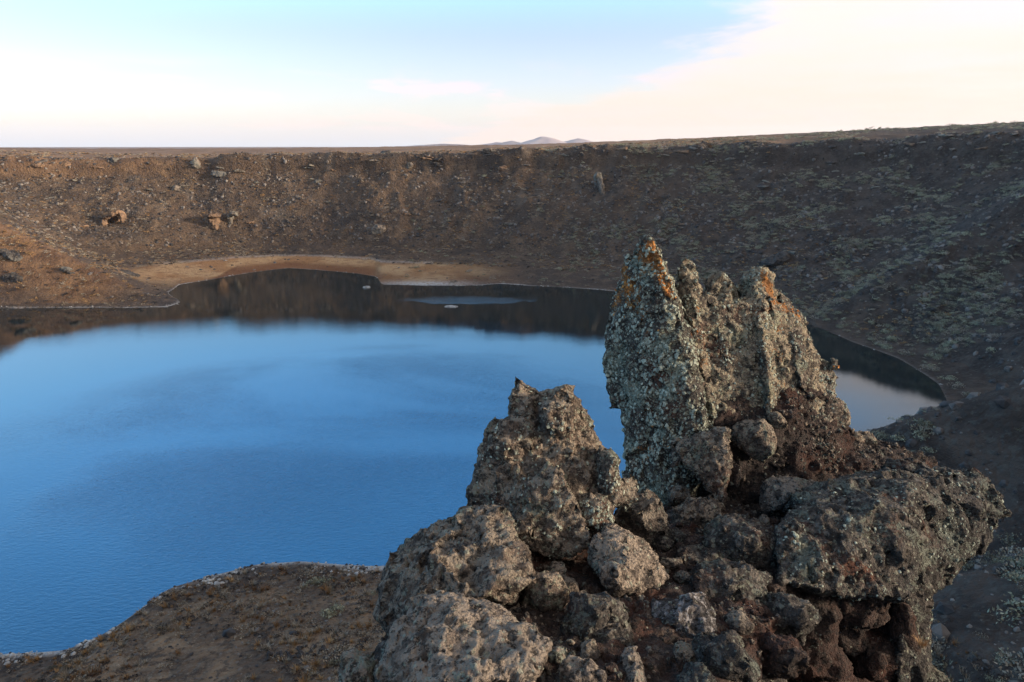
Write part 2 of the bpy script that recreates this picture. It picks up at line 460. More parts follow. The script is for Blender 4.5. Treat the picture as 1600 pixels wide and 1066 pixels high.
def terrain(x, y, detail=True):
    r = np.hypot(x - CX, y - CY); th = np.arctan2(y - CY, x - CX)
    rs, = periodic(SHORE, 0, th, 0.6)
    rf, zf = periodic(FOOT, 1, th, 5)
    rr, zr, zo = periodic(RIM, 2, th, 6)
    wob = n2(x, y, 26.0, 4, 3)
    rr = rr + 3.5 * wob
    rf = np.maximum(rf, rs + 6)
    zf = np.maximum(zf, 0.8)
    und = np.maximum(-(rs - r) * 0.10, -9)
    t0 = np.clip((r - rs) / (rf - rs), 0, 1)
    flat = zf * (0.35 * t0 + 0.65 * t0 ** 1.8)
    s = np.clip((r - rf) / (rr - rf), 0, 1)
    g = 0.74 * s + 0.14 * s ** 2
    cl = 0.93 + 0.035 * n2(x, y, 14.0, 4, 5)
    g = g + 0.12 * sstep(s, cl - 0.035, cl + 0.012)
    wall = zf + (zr - zf) * g
    out = np.clip(r - rr, 0, None)
    plain = zr + (zo - zr) * (1 - np.exp(-out / 90.0)) - np.clip(out - 260, 0, None) * 0.022
    plain = np.where(out > 260, np.maximum(plain, 30.0), plain)
    z = np.where(r < rs, und, np.where(r < rf, flat, np.where(r < rr, wall, plain)))
    # spurs running down into the basin
    z0 = z
    z = np.where(r > rs, smax(z, ridge(x, y, (-262, 318, 38), (-134, 262, -0.5), 0.50), 0.8), z)
    z = np.where(r > rs, smax(z, ridge(x, y, (216, 246, 65), (106, 232, 0.3), 0.52), 1.5), z)
    z = np.where(r > rs, smax(z, ridge(x, y, (112, 58, 60), (50, 90, 20), 0.72), 1.5), z)
    # the cliff below the viewpoint
    dc = np.hypot(x, y + 2)
    ins = sstep(rr - r, -1.0, 3.0)
    zc = z - 30 * np.exp(-(dc / 46.0) ** 2) * ins
    z = np.where(r > rf, np.maximum(zc, np.minimum(z, zf * 0.9)), z)
    if detail:
        wallm = sstep(s, 0.0, 0.12) * (1 - 0.75 * sstep(out, 0, 12))
        fl = sstep(t0, 0.05, 0.6)
        # gullies down the fall line, ribs and benches
        thw = th * 190.0
        gul = fbm(np.stack([thw.ravel() / 17.0, (r / 60.0).ravel(), np.zeros(x.size)], 1), 4, 21, ridged=True).reshape(x.shape)
        z = z + wallm * (1.1 * gul + 3.8 * n2(x, y, 24.0, 3, 31))
        rid = n2(x, y, 8.5, 4, 41, ridged=True)
        z = z + wallm * sstep(n2(x, y, 36.0, 3, 47), -0.25, 0.45) * 3.3 * rid
        z = z + (0.14 + 0.75 * wallm) * fl * n2(x, y, 3.6, 4, 51)
        z = z + 0.10 * fl * n2(x, y, 1.4, 2, 53) + 0.5 * fl * (1 - wallm) * n2(x, y, 14.0, 3, 57) * np.minimum(1, np.abs(z0) / 3)
        z = z + np.exp(-np.clip(out, 0, None) / 2000) * sstep(out, 25, 200) * 0.8 * n2(x, y, 60.0, 3, 61)
    return z, dict(r=r, th=th, rs=rs, rf=rf, rr=rr, s=s, out=out, t0=t0)

def build_terrain():
    # angles: finer where the slope comes near the viewer
    th = np.linspace(-np.pi, np.pi, 20001)
    dens = 1.0 + 1.9 * np.exp(-((th - R(-62)) / R(26)) ** 2) + 0.7 * np.exp(-((th - R(-5)) / R(35)) ** 2) + 0.5 * np.exp(-((th - R(95)) / R(60)) ** 2)
    cum = np.concatenate([[0], np.cumsum((dens[1:] + dens[:-1]) / 2)]); cum /= cum[-1]
    NA = 1700
    tha = np.interp(np.arange(NA) / NA, cum, th)
    rs, = periodic(SHORE, 0, tha, 0.6)
    rf, _ = periodic(FOOT, 1, tha, 5)
    rr, _, _ = periodic(RIM, 2, tha, 6)
    rf = np.maximum(rf, rs + 6)
    rows = []
    for k in np.linspace(0.55, 1, 14)[:-1]: rows.append(rs * k)
    for k in np.linspace(0, 1, 46)[:-1]: rows.append(rs + (rf - rs) * k)
    for k in np.linspace(0, 1.0, 128)[:-1]: rows.append(rf + (rr - rf) * k)
    for k in np.linspace(0, 30, 34)[:-1]: rows.append(rr + k)
    for k in 30 * (13000.0 / 30) ** np.linspace(0, 1, 46): rows.append(rr + k)
    Rr = np.array(rows)
    T = np.broadcast_to(tha, Rr.shape)
    X = CX + Rr * np.cos(T); Y = CY + Rr * np.sin(T)
    Z, q = terrain(X, Y)
    nr = len(rows)
    idx = np.arange(nr * NA).reshape(nr, NA)
    a = idx[:-1]; b = np.roll(idx, -1, 1)[:-1]; c = np.roll(idx, -1, 1)[1:]; d = idx[1:]
    faces = np.stack([a, d, c, b], -1).reshape(-1, 4)
    me = fast_mesh("ground", np.stack([X, Y, Z], -1).reshape(-1, 3), faces)
    n = n2(X, Y, 10.0, 4, 71)
    far = sstep(Y, 285, 315)
    z = Z
    beach = far * sstep(q['t0'], -0.05, 0.05) * (1 - sstep(q['t0'] + 0.10 * n, 0.52, 0.66)) * (1 - sstep(X + 8 * n, -35, 12)) * sstep(X, -200, -165)
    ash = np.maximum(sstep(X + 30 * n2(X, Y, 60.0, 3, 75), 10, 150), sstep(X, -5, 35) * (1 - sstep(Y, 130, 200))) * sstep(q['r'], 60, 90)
    plain = sstep(q['out'], -1, 10) * (1 - 0.92 * sstep(X + 25 * n, 120, 230) * (1 - sstep(q['out'], 500, 900)))
    oc = np.zeros_like(Z)
    ax, ay, bx, by = -262, 318, -134, 262
    u = ((X - ax) * (bx - ax) + (Y - ay) * (by - ay)) / ((bx - ax) ** 2 + (by - ay) ** 2)
    side = ((X - ax) * (by - ay) - (Y - ay) * (bx - ax)) / math.hypot(bx - ax, by - ay)
    oc = sstep(u, 0.0, 0.3) * (1 - sstep(u + 0.1 * n, 0.74, 0.90)) * sstep(side + 4 * n, -4, 1) * (1 - 0.8 * sstep(side + 9 * n, 13, 26)) * (z > 1.0)
    oc = np.maximum(oc, 0.55 * sstep(q['s'], 0.86, 0.97) * (1 - sstep(q['out'], 6, 26)) * sstep(-X + 20 * n, 150, 260) * (Y > 200))
    pen = (1 - sstep(Y, 95, 110)) * (1 - sstep(X + 8 * n, 5, 40)) * sstep(q['t0'], 0.08, 0.25)
    penm = pen * (0.25 + 0.75 * sstep(n2(X, Y, 7.0, 5, 79), -0.25, 0.25))
    salt = 0.7 * sstep(q['r'] - q['rs'], -1.2, -0.2) * (1 - sstep(q['r'] - q['rs'] + 1.6 * n, 0.2, 1.3)) * (0.1 + 0.9 * sstep(n2(X, Y, 25.0, 3, 73), -0.25, 0.2)) * (1 - 0.8 * sstep(X, 30, 80))
    salt = np.maximum(salt, 0.8 * np.exp(-((X + 40) / 19) ** 2 - ((Y - 302) / 5) ** 2) * (q['r'] > q['rs'] - 1))
    salt = np.maximum(salt, 0.3 * far * np.exp(-((q['t0'] - 0.60) / 0.035) ** 2) * (X < -40) * sstep(X, -190, -160))
    streak = fbm(np.stack([(T * 190.0 / 7.0).ravel(), (Rr / 13.0).ravel(), np.zeros(T.size)], 1), 4, 23).reshape(T.shape) * 1.5 * sstep(q['s'], 0.0, 0.1) * (1 - sstep(q['out'], 0, 6))
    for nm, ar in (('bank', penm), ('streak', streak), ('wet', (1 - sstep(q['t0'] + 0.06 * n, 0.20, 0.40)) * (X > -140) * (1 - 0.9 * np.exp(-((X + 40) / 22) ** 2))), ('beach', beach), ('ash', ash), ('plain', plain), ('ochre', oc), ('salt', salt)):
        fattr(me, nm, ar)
    return tag(link("ground", me, terrain_material()), kind='structure')

ground = build_terrain()

# ------------------------------------------------------------------ water
def water():
    th = np.linspace(0, 2 * np.pi, 360, endpoint=False)
    rs, = periodic(SHORE, 0, (th + np.pi) % (2 * np.pi) - np.pi, 0.6)
    v = [(CX, CY, 0)] + [(CX + (q + 14) * math.cos(a), CY + (q + 14) * math.sin(a), 0) for a, q in zip(th, rs)]
    f = [(0, 1 + i, 1 + (i + 1) % 360) for i in range(360)]
    me = fast_mesh("lake_water", np.array(v), np.array(f))
    m, t, p = new_mat("lake_water")
    pos = t.n('ShaderNodeNewGeometry').outputs['Position']
    sxyz = t.n('ShaderNodeSeparateXYZ'); t.put(sxyz.inputs[0], pos)
    # sky reflection painted into the body colour: blue nearby, fading dark toward far shore
    dist = t.vmath('DISTANCE', pos, (-45, 165, 0))
    dn = t.n('ShaderNodeVectorMath', operation='DISTANCE'); t.put(dn.inputs[0], pos); dn.inputs[1].default_value = (-38, 120, 0)
    deep = t.math('SUBTRACT', 1.0, t.step(dn.outputs['Value'], 25, 125))
    col = t.mix(deep, (0.010, 0.016, 0.016), (0.020, 0.145, 0.30))
    t.put(p.inputs['Base Color'], col)
    p.inputs['IOR'].default_value = 1.42
    # gusts of wind roughen some patches
    mp = t.n('ShaderNodeMapping'); t.put(mp.inputs[0], pos); mp.inputs['Scale'].default_value = (0.6, 1.5, 1)
    gust = t.step(t.noise(mp.outputs[0], 0.012, 4, 0.55, 0.6), 0.40, 0.62)
    t.put(p.inputs['Roughness'], t.math('MULTIPLY', t.lin(gust, 0, 1, 0.02, 0.05), t.lin(dn.outputs['Value'], 15, 88, 1.0, 0.3)))
    mp2 = t.n('ShaderNodeMapping'); t.put(mp2.inputs[0], pos); mp2.inputs['Rotation'].default_value = (0, 0, R(20)); mp2.inputs['Scale'].default_value = (1.0, 2.2, 1)
    h = t.math('ADD', t.noise(mp2.outputs[0], 0.9, 3, 0.6), t.math('MULTIPLY', t.noise(mp2.outputs[0], 2.6, 2, 0.5), 0.45))
    amp = t.lin(gust, 0, 1, 0.4, 1.2)
    near = t.lin(dn.outputs['Value'], 15, 88, 1.0, 0.045)
    # a gust ruffles a small patch off the far mudflat
    sc3 = t.n('ShaderNodeMapping'); t.put(sc3.inputs[0], pos); sc3.inputs['Location'].default_value = (18 / 24 - 0.65, -270 / 7.0 - 0.65, 0); sc3.inputs['Scale'].default_value = (1 / 24, 1 / 7.0, 1)
    ln = t.n('ShaderNodeVectorMath', operation='LENGTH'); t.put(ln.inputs[0], t.vmath('ADD', sc3.outputs[0], t.vmath('SCALE', t.noise(pos, 0.09, 4, 0.65, col=True), 1.3)))
    patch = t.math('SUBTRACT', 1.0, t.step(ln.outputs['Value'], 0.9, 1.5))
    near = t.math('ADD', near, t.math('MULTIPLY', patch, 0.8))
    t.put(p.inputs['Normal'], bump(t, t.math('MULTIPLY', h, t.math('MULTIPLY', amp, near)), 0.16, 1.0))
    return tag(link("lake_water", me, m), kind='structure')
lake = water()

# ------------------------------------------------------------------ distant hills on the plain
def hills():
    m = simple_mat("distant_hill_ground", (0.30, 0.24, 0.23), (0.38, 0.31, 0.28), 0.002)  # pale colour stands in for part of the distance haze
    def hill(name, cx, cy, ztop, base, rx, ry, seed):
        n = 64
        u = np.linspace(-1, 1, n); X, Y = np.meshgrid(u, u, indexing='ij')
        d = np.hypot(X, Y)
        h = np.clip(1 - d, 0, None) ** 1.25 * (1 + 0.25 * n2(X * 3, Y * 3, 1.0, 4, seed)) - 0.03
        V = np.stack([cx + X * rx, cy + Y * ry, base + h * (ztop - base)], -1).reshape(-1, 3)
        idx = np.arange(n * n).reshape(n, n)
        F_ = np.stack([idx[:-1, :-1], idx[1:, :-1], idx[1:, 1:], idx[:-1, 1:]], -1).reshape(-1, 4)
        o = link(name, fast_mesh(name, V, F_), m)
        return tag(o, kind='structure')
    D = 9000.0
    def top(px_, py_): 
        v = pix(px_, py_, 1.0) - Vector((0, 0, CAMH)); k = D / v.y
        return v.x * k, D, CAMH + v.z * k
    for i, (px_, py_, w) in enumerate([(850, 211, 300), (800, 219, 260), (905, 216, 330), (775, 221, 250)]):
        x, y, z = top(px_, py_)
        hill("distant_hill", x, y + 60 * i, z, 25, w * 2.0, w * 2.2, 90 + i)
        x, y, z = top(700, 224); hill("distant_hill", x, y - 700, z - 4, 0, 1500, 1200, 98)
hills()

# ------------------------------------------------------------------ rock building
def convex(pts):
    """hull of points -> vertex list, triangle list"""
    bm = bmesh.new()
    for p in pts: bm.verts.new(p)
    bmesh.ops.convex_hull(bm, input=bm.verts[:])
    for v in [v for v in bm.verts if not v.link_faces]: bm.verts.remove(v)
    bmesh.ops.triangulate(bm, faces=bm.faces[:])
    bm.verts.index_update(); bm.normal_update()
    vs = np.array([v.co[:] for v in bm.verts]); fs = np.array([[v.index for v in f.verts] for f in bm.faces])
    bm.free()
    return vs, fs

def block_templates():
    rgb = random.Random(77); out = []
    for _ in range(20):
        bv = []
        for _ in range(11):
            d_ = Vector((rgb.gauss(0, 1), rgb.gauss(0, 1), rgb.gauss(0, 1))).normalized()
            bv.append(tuple(math.copysign(abs(w_) ** 0.6, w_) for w_ in d_))
        out.append(convex(bv))
    return out
BLOCKS = block_templates()

def hull_mesh(chunks, blk=0.0, seed=0):
    rgb = np.random.default_rng(seed)
    AV, AF, base = [], [], 0
    for pts in chunks:
        vs, fs = convex(pts)
        AV.append(vs); AF.append(fs + base); base += len(vs)
        if blk <= 0: continue
        # angular blocks welded half into the faces, the way spatter and rubble are
        a, b, c = vs[fs[:, 0]], vs[fs[:, 1]], vs[fs[:, 2]]
        nn = np.cross(b - a, c - a); ar = np.linalg.norm(nn, axis=1) / 2
        nn = nn / (2 * ar[:, None] + 1e-12)
        nn *= np.sign(((a + b + c) / 3 - vs.mean(0)) * nn).sum(1, keepdims=True).clip(-1, 1)
        for k in range(len(fs)):
            cnt = min(60, int(ar[k] / (blk * blk) * 0.55 + rgb.random()))
            for _ in range(cnt):
                u, w = rgb.random(2)
                if u + w > 1: u, w = 1 - u, 1 - w
                s_ = blk * rgb.uniform(0.45, 1.25)
                p0 = a[k] + (b[k] - a[k]) * u + (c[k] - a[k]) * w - nn[k] * s_ * 0.42
                q = np.array(Euler(rgb.uniform(0, 6.28, 3)).to_matrix())
                bv, bf = BLOCKS[rgb.integers(0, 20)]
                AV.append(p0 + (bv * s_ * rgb.uniform((0.6, 0.5, 0.45), (1.2, 1.0, 0.9))) @ q.T); AF.append(bf + base); base += len(bv)
    return fast_mesh("hull", np.concatenate(AV), np.concatenate(AF), False)

def voxel(me, size):
    o = bpy.data.objects.new("tmp", me); COL.objects.link(o)
    md = o.modifiers.new("r", 'REMESH'); md.mode = 'VOXEL'; md.voxel_size = size; md.use_smooth_shade = True
    dg = bpy.context.evaluated_depsgraph_get()
    ev = o.evaluated_get(dg)
    out = bpy.data.meshes.new_from_object(ev)
    bpy.data.objects.remove(o); bpy.data.meshes.remove(me)
    return out

def chip(co, no, L, seed, amt, tilt, warp):
    """break the surface into flat fracture faces about L across, with steps and edges where they meet"""
    w = np.stack([vnoise(co / (L * 0.8), seed + 91), vnoise(co / (L * 0.8), seed + 92), vnoise(co / (L * 0.8), seed + 93)], 1)
    hid, g, bd = facets(co / L + warp * w, seed, ids=True)
    u, inv = np.unique(hid, return_inverse=True)
    n = np.bincount(inv)[:, None]
    mean = lambda a: np.stack([np.bincount(inv, a[:, k]) for k in range(3)], 1) / n
    mc, mn = mean(co), mean(no)
    gi = np.zeros_like(mc); gi[inv] = g
    flat = np.linalg.norm(mn, axis=1)                    # cells that wrap round an edge stay as they are
    nn = mn / (flat[:, None] + 1e-6) + tilt * gi
    nn /= np.linalg.norm(nn, axis=1)[:, None]
    h = ((co - mc[inv]) * nn[inv]).sum(1)
    k = amt * sstep(flat, 0.55, 0.85)[inv]
    h = np.clip(h, -0.45 * L, 0.45 * L)
    return co - nn[inv] * (h * k)[:, None], bd

def weather(me, feat=1.0, rough=1.0, knob=1.0, seed=0, crack=1.0, S=1.0):
    co = get_co(me) / S
    def put(c):
        set_co(me, c); return get_no(me)
    no = put(co)
    d = 0.13 * feat * fbm(co / (0.62 * feat), 4, seed) + 0.08 * feat * fbm(co / (0.40 * feat), 3, seed + 5, ridged=True)
    co = co + no * d[:, None] * rough
    no = put(co)
    co, bd = chip(co, no, 0.55 * feat, seed + 7, 0.85, 0.30, 0.30)
    no = put(co)
    d = -0.035 * crack * feat * np.exp(-(bd / 0.05) ** 2) + 0.05 * fbm(co / 0.30, 4, seed + 9, gain=0.6)
    co = co + no * d[:, None]
    no = put(co)
    co, bd = chip(co, no, 0.19, seed + 11, 0.66, 0.45, 0.35)
    no = put(co)
    d = -0.016 * np.exp(-(bd / 0.07) ** 2) + 0.022 * fbm(co / 0.12, 4, seed + 19, gain=0.68)
    m = sstep(fbm(co / 0.5, 2, seed + 3), -0.2, 0.35)
    f1, f2 = worley(co / 0.07 + 0.3 * fbm(co / 0.1, 2, seed + 4)[:, None], seed + 17)
    d += knob * 0.036 * (0.5 - f1) * (0.25 + 0.75 * m)
    pit = fbm(co / 0.10, 2, seed + 23)
    d -= 0.042 * (0.4 + 0.6 * knob) * sstep(pit, 0.20, 0.38) * (0.4 + 0.6 * m)
    co = co + no * d[:, None]
    no = put(co)
    co, bd = chip(co, no, 0.075, seed + 13, 0.5, 0.45, 0.3)
    d = 0.015 * fbm(co / 0.045, 3, seed + 29, gain=0.75)
    co = co + no * d[:, None]
    set_co(me, co * S)
    return me

def rebase(me):
    co = get_co(me)
    c = np.array([co[:, 0].mean(), co[:, 1].mean(), co[:, 2].min()])
    set_co(me, co - c)
    return Vector(c)

def rock(name, chunks, vox, mat, label=None, cat=None, parent=None, pbase=None, group=None, blk=None, **kw):
    if blk is None: blk = 0.0
    me = voxel(hull_mesh([[tuple(q) for q in c] for c in chunks], blk, kw.get('seed', 0)), vox)
    weather(me, **kw)
    me.name = name
    if parent is not None:
        co = get_co(me); set_co(me, co - np.array(parent.location))
        o = link(name, me, mat, parent)
    else:
        c = rebase(me)
        o = link(name, me, mat); o.location = c
    if label: tag(o, label, cat, group)
    return o

def P(*pts):
    return [pix(*p) for p in pts]

def lump(px_, py_, depth, hx, hy, hz=None, tilt=0.0, seed=0, jit=0.27, n=18):
    """angular boulder hull: half sizes in photo pixels, hz depth radius in metres"""
    rg = random.Random(seed)
    c = pix(px_, py_, depth)
    k = depth / FPX
    ax, az = hx * k, hy * k
    ay = hz if hz else (ax + az) * 0.5
    pts = []
    for i in range(n):
        zz = 1 - 2 * (i + 0.5) / n; ph = i * 2.399963 + rg.uniform(-0.4, 0.4)
        rr_ = math.sqrt(1 - zz * zz)
        v = Vector((rr_ * math.cos(ph), rr_ * math.sin(ph), zz))
        # superellipsoid-ish: blocky
        v = Vector([math.copysign(abs(q) ** 0.72, q) for q in v])
        v *= 1 + rg.uniform(-jit, jit)
        x, z = v.x * ax, v.z * az
        ct, st = math.cos(tilt), math.sin(tilt)
        pts.append(c + Vector((x * ct - z * st, v.y * ay, x * st + z * ct)))
    return pts

M_spire = rock_material("lichened_basalt", base=(0.115, 0.098, 0.082), dark=(0.035, 0.031, 0.028), pale=(0.40, 0.36, 0.28), pale_amt=0.35, lich_amt=0.62, red_amt=0.2, orange=0.45, lichen=(0.36, 0.40, 0.32))
M_tan = rock_material("tan_lichened_basalt", base=(0.24, 0.19, 0.14), dark=(0.065, 0.054, 0.044), pale=(0.50, 0.42, 0.30), pale_amt=0.9, lich_amt=0.40, red_amt=0.2, orange=0.30, lichen=(0.40, 0.40, 0.29), seed=15.0)
M_grey = rock_material("brown_scoria", base=(0.235, 0.175, 0.130), dark=(0.058, 0.046, 0.038), pale=(0.46, 0.38, 0.29), pale_amt=0.8, lich_amt=0.30, red_amt=0.15, seed=3.0, lichen=(0.31, 0.33, 0.26))
M_pale = rock_material("pale_weathered_rock", base=(0.29, 0.23, 0.18), dark=(0.08, 0.064, 0.052), pale=(0.50, 0.415, 0.33), pale_amt=0.95, lich_amt=0.25, red_amt=0.12, seed=6.0)
M_dark = rock_material("dark_scoria", base=(0.088, 0.074, 0.062), dark=(0.026, 0.023, 0.021), pale=(0.27, 0.24, 0.205), pale_amt=0.4, lich_amt=0.46, red_amt=0.15, seed=9.0, lichen=(0.22, 0.24, 0.20))
M_white = rock_material("white_streaked_scoria", base=(0.10, 0.08, 0.066), dark=(0.03, 0.026, 0.024), pale=(0.58, 0.56, 0.56), pale_amt=0.75, lich_amt=0.2, red_amt=0.1, top=0.2, seed=21.0)
M_red = rock_material("red_scoria", base=(0.068, 0.042, 0.033), dark=(0.026, 0.018, 0.015), red=(0.058, 0.026, 0.018), red_amt=0.6, pale=(0.20, 0.155, 0.125), pale_amt=0.2, lich_amt=0.05, seed=12.0)

# --- the tall lichened spire: a blade and four pinnacles rising from one base
sp = empty("rock_spire", pix(1120, 780, 9.2))
tag(sp, "tallest rock spire, grey-green and orange with lichen, rising jagged in front of the lake", "rock spire")
V = 0.024
rock("blade", [P((1004, 366, 9.1), (1016, 366, 9.05), (1034, 410, 9.0), (1044, 432, 8.95), (1086, 560, 8.85), (1110, 690, 8.7), (985, 420, 9.5), (962, 470, 9.7), (958, 560, 9.9), (968, 640, 9.7), (985, 770, 9.4), (1010, 800, 9.2),
                 (1060, 790, 8.75), (1030, 400, 9.8), (1110, 600, 10.2), (1140, 790, 10.0), (1000, 500, 10.3)),
               P((976, 398, 9.5), (990, 396, 9.5), (992, 430, 9.3), (962, 455, 9.7), (952, 500, 9.8), (955, 560, 9.7), (1000, 560, 9.4), (990, 400, 9.9), (960, 520, 10.2)),
               P((946, 505, 9.85), (944, 600, 9.8), (958, 640, 9.8), (980, 520, 9.6), (990, 640, 9.5), (975, 480, 9.9), (970, 600, 10.3)),
               P((975, 660, 9.6), (972, 770, 9.4), (1000, 800, 9.2), (1020, 660, 9.4), (1000, 790, 10))],
     V, M_spire, parent=sp, seed=101, feat=0.6, rough=0.5)
rock("pinnacle", [P((1061, 416, 9.6), (1070, 402, 9.6), (1083, 404, 9.6), (1095, 450, 9.6), (1056, 452, 9.7), (1066, 452, 9.5), (1086, 452, 9.45), (1080, 520, 9.2), (1100, 500, 9.65), (1050, 500, 9.8), (1118, 560, 9.6), (1108, 620, 8.95), (1060, 560, 9.7), (1140, 640, 9.5), (1122, 690, 8.85), (1160, 700, 9.4), (1090, 700, 9.2), (1075, 420, 9.9), (1130, 600, 10.2))],
     V, M_tan, parent=sp, seed=111, feat=0.4, rough=0.5)
rock("pinnacle", [P((1097, 448, 9.75), (1104, 432, 9.7), (1124, 424, 9.65), (1142, 430, 9.7), (1154, 456, 9.75), (1158, 490, 9.8), (1111, 468, 9.5), (1137, 474, 9.45), (1098, 500, 9.8), (1130, 540, 9.2), (1154, 540, 9.7), (1094, 560, 9.7), (1140, 585, 9.15), (1150, 620, 9.5), (1120, 640, 9.3), (1125, 440, 10.1), (1140, 620, 10.3)),
                  P((1125, 600, 9.4), (1160, 610, 9.5), (1145, 640, 9.1), (1175, 700, 9.1), (1120, 690, 9.0), (1150, 640, 10.2))],
     V, M_tan, parent=sp, seed=121, feat=0.4, rough=0.5)
rock("pinnacle", [P((1150, 450, 9.85), (1158, 432, 9.8), (1180, 414, 9.7), (1200, 416, 9.7), (1210, 440, 9.75), (1210, 500, 9.75), (1156, 490, 9.95), (1164, 560, 9.9), (1176, 470, 9.5), (1202, 476, 9.45), (1192, 540, 9.15), (1224, 570, 9.6), (1176, 640, 9.5), (1205, 620, 9.0), (1235, 650, 9.5), (1205, 690, 8.95), (1190, 430, 10.2), (1220, 640, 10.3))],
     V, M_tan, parent=sp, seed=131, feat=0.4, rough=0.5)
rock("pinnacle", [P((1208, 466, 9.95), (1214, 452, 9.9), (1222, 470, 9.9), (1238, 484, 9.8), (1256, 494, 9.8), (1264, 530, 9.75), (1278, 556, 9.8), (1206, 510, 10.0), (1210, 600, 9.9), (1240, 520, 9.45), (1250, 600, 9.25), (1285, 640, 9.6), (1225, 490, 10.3), (1265, 600, 10.4)),
                  P((1262, 540, 9.8), (1284, 556, 9.75), (1302, 572, 9.75), (1310, 610, 9.7), (1300, 640, 9.6), (1240, 600, 9.5), (1235, 690, 9.35), (1290, 600, 10.2)),
                  P((1290, 610, 9.6), (1330, 634, 9.6), (1332, 662, 9.6), (1305, 680, 9.5), (1250, 700, 9.35), (1250, 630, 9.5), (1300, 650, 10.2)),
                  P((1298, 560, 9.65), (1308, 560, 9.65), (1312, 578, 9.6), (1296, 580, 9.6), (1304, 570, 9.8))],
     V, M_grey, parent=sp, seed=141, feat=0.4, rough=0.6)
rock("shoulder_mass", [P((1054, 458, 9.55), (1097, 470, 9.42), (1152, 470, 9.46), (1206, 464, 9.5), (1254, 504, 9.64), (1085, 560, 9.22), (1150, 570, 9.26), (1215, 570, 9.27), (1278, 566, 9.6), (1300, 640, 9.6), (1105, 662, 8.98), (1180, 662, 9.1), (1260, 672, 9.38), (1070, 500, 10.3), (1250, 520, 10.5), (1300, 690, 10.5), (1100, 690, 10.4))],
     V, M_tan, parent=sp, seed=145, feat=0.5, rough=0.6)
rock("spire_base", [P((1080, 545, 9.6), (1150, 580, 9.5), (1212, 585, 9.5), (1265, 570, 9.75), (1300, 655, 9.9), (1115, 650, 8.95), (1215, 645, 9.05), (1275, 690, 9.3), (1325, 690, 9.6), (1180, 640, 9.3), (1100, 640, 9.1), (1075, 720, 8.95), (1150, 720, 9.0), (1300, 720, 9.4), (1110, 560, 10.6), (1260, 600, 10.9), (1300, 720, 10.9), (1100, 720, 10.6)),
           P((1060, 700, 9.0), (1330, 680, 9.6), (1300, 720, 9.2), (1180, 640, 9.3), (1060, 800, 9.0), (1340, 760, 9.4), (1250, 800, 8.8), (1100, 700, 10.5), (1300, 700, 10.8), (1200, 900, 9.5), (1000, 860, 9.6), (1000, 760, 9.8))],
     0.027, M_red, parent=sp, seed=151, feat=0.9, rough=0.9)

def near_seg(co, a, b):
    ab = np.array(b) - np.array(a); u = np.clip(((co - np.array(a)) @ ab) / (ab @ ab), 0, 1)
    return np.linalg.norm(co - np.array(a) - u[:, None] * ab, axis=1)
RUST = [((1018, 385, 9.0), (1048, 455, 8.9), 0.09, 1.4), ((985, 425, 9.5), (995, 475, 9.4), 0.16, 1.0), ((985, 440, 9.5), (960, 480, 9.7), 0.12, 0.6), ((1195, 430, 9.6), (1204, 470, 9.6), 0.10, 0.9), ((1208, 480, 9.7), (1240, 492, 9.7), 0.14, 1.2), ((1208, 500, 9.6), (1210, 520, 9.5), 0.10, 0.9),
        ((1092, 470, 9.3), (1096, 482, 9.3), 0.07, 0.9), ((990, 600, 9.5), (1000, 612, 9.4), 0.12, 0.7), ((1308, 575, 9.6), (1310, 590, 9.6), 0.06, 0.9)]
for ch in sp.children:
    co = get_co(ch.data) + np.array(sp.location)
    w = np.zeros(len(co))
    for a, b, rad, amt in RUST:
        w = np.maximum(w, amt * np.exp(-(near_seg(co, pix(*a), pix(*b)) / rad) ** 2))
    fattr(ch.data, 'rust_lichen', w)

def crust(name, host, mat, n, rlo, rhi, seed, cover=0.0, weight=None):
    """small crusty lichen rosettes standing proud of a rock face, joined into one sub-part of it"""
    rg_ = np.random.default_rng(seed)
    co = get_co(host.data); no = get_no(host.data)
    wpos = co + np.array(host.location)
    k = fbm(wpos / 0.35, 3, seed) + 0.25 * rg_.normal(0, 1, len(co))
    ok = (k > cover) & (no[:, 1] < 0.45)
    if weight is not None:
        a = np.empty(len(co), np.float32); host.data.attributes[weight].data.foreach_get('value', a)
        ok = (no[:, 1] < 0.45) & (a + 0.18 * rg_.normal(0, 1, len(co)) > 0.55)
    idx = np.flatnonzero(ok)
    if len(idx) == 0: return
    idx = rg_.choice(idx, min(n, len(idx)), replace=False)
    c = co[idx]; nn = no[idx]
    a = np.cross(nn, rg_.normal(0, 1, nn.shape)); a /= np.linalg.norm(a, axis=1)[:, None] + 1e-9
    b = np.cross(nn, a)
    r = (rlo + (rhi - rlo) * rg_.uniform(0, 1, len(idx)) ** 2.5)[:, None]
    V_ = [c + nn * (r * 0.24 + 0.004)]
    m = 7
    for rr_, hh in ((0.6, 0.22), (1.0, -0.12)):
        for q in range(m):
            th = 2 * math.pi * (q + 0.5 * (rr_ < 0.9)) / m
            jr = rg_.uniform(0.5, 1.35, len(idx))[:, None]
            V_.append(c + (a * math.cos(th) + b * math.sin(th)) * r * rr_ * jr + nn * (r * hh * jr + 0.002))
    V_ = np.stack(V_, 1)
    f = [(0, 1 + q, 1 + (q + 1) % m) for q in range(m)]
    for q in range(m):
        f += [(1 + q, 1 + m + q, 1 + (q + 1) % m), (1 + (q + 1) % m, 1 + m + q, 1 + m + (q + 1) % m)]
    F_ = (np.arange(len(idx))[:, None, None] * (2 * m + 1) + np.array(f)[None]).reshape(-1, 3)
    o = link(name, fast_mesh(name, V_.reshape(-1, 3), F_, False), mat, host)
    tag(o, kind='stuff')

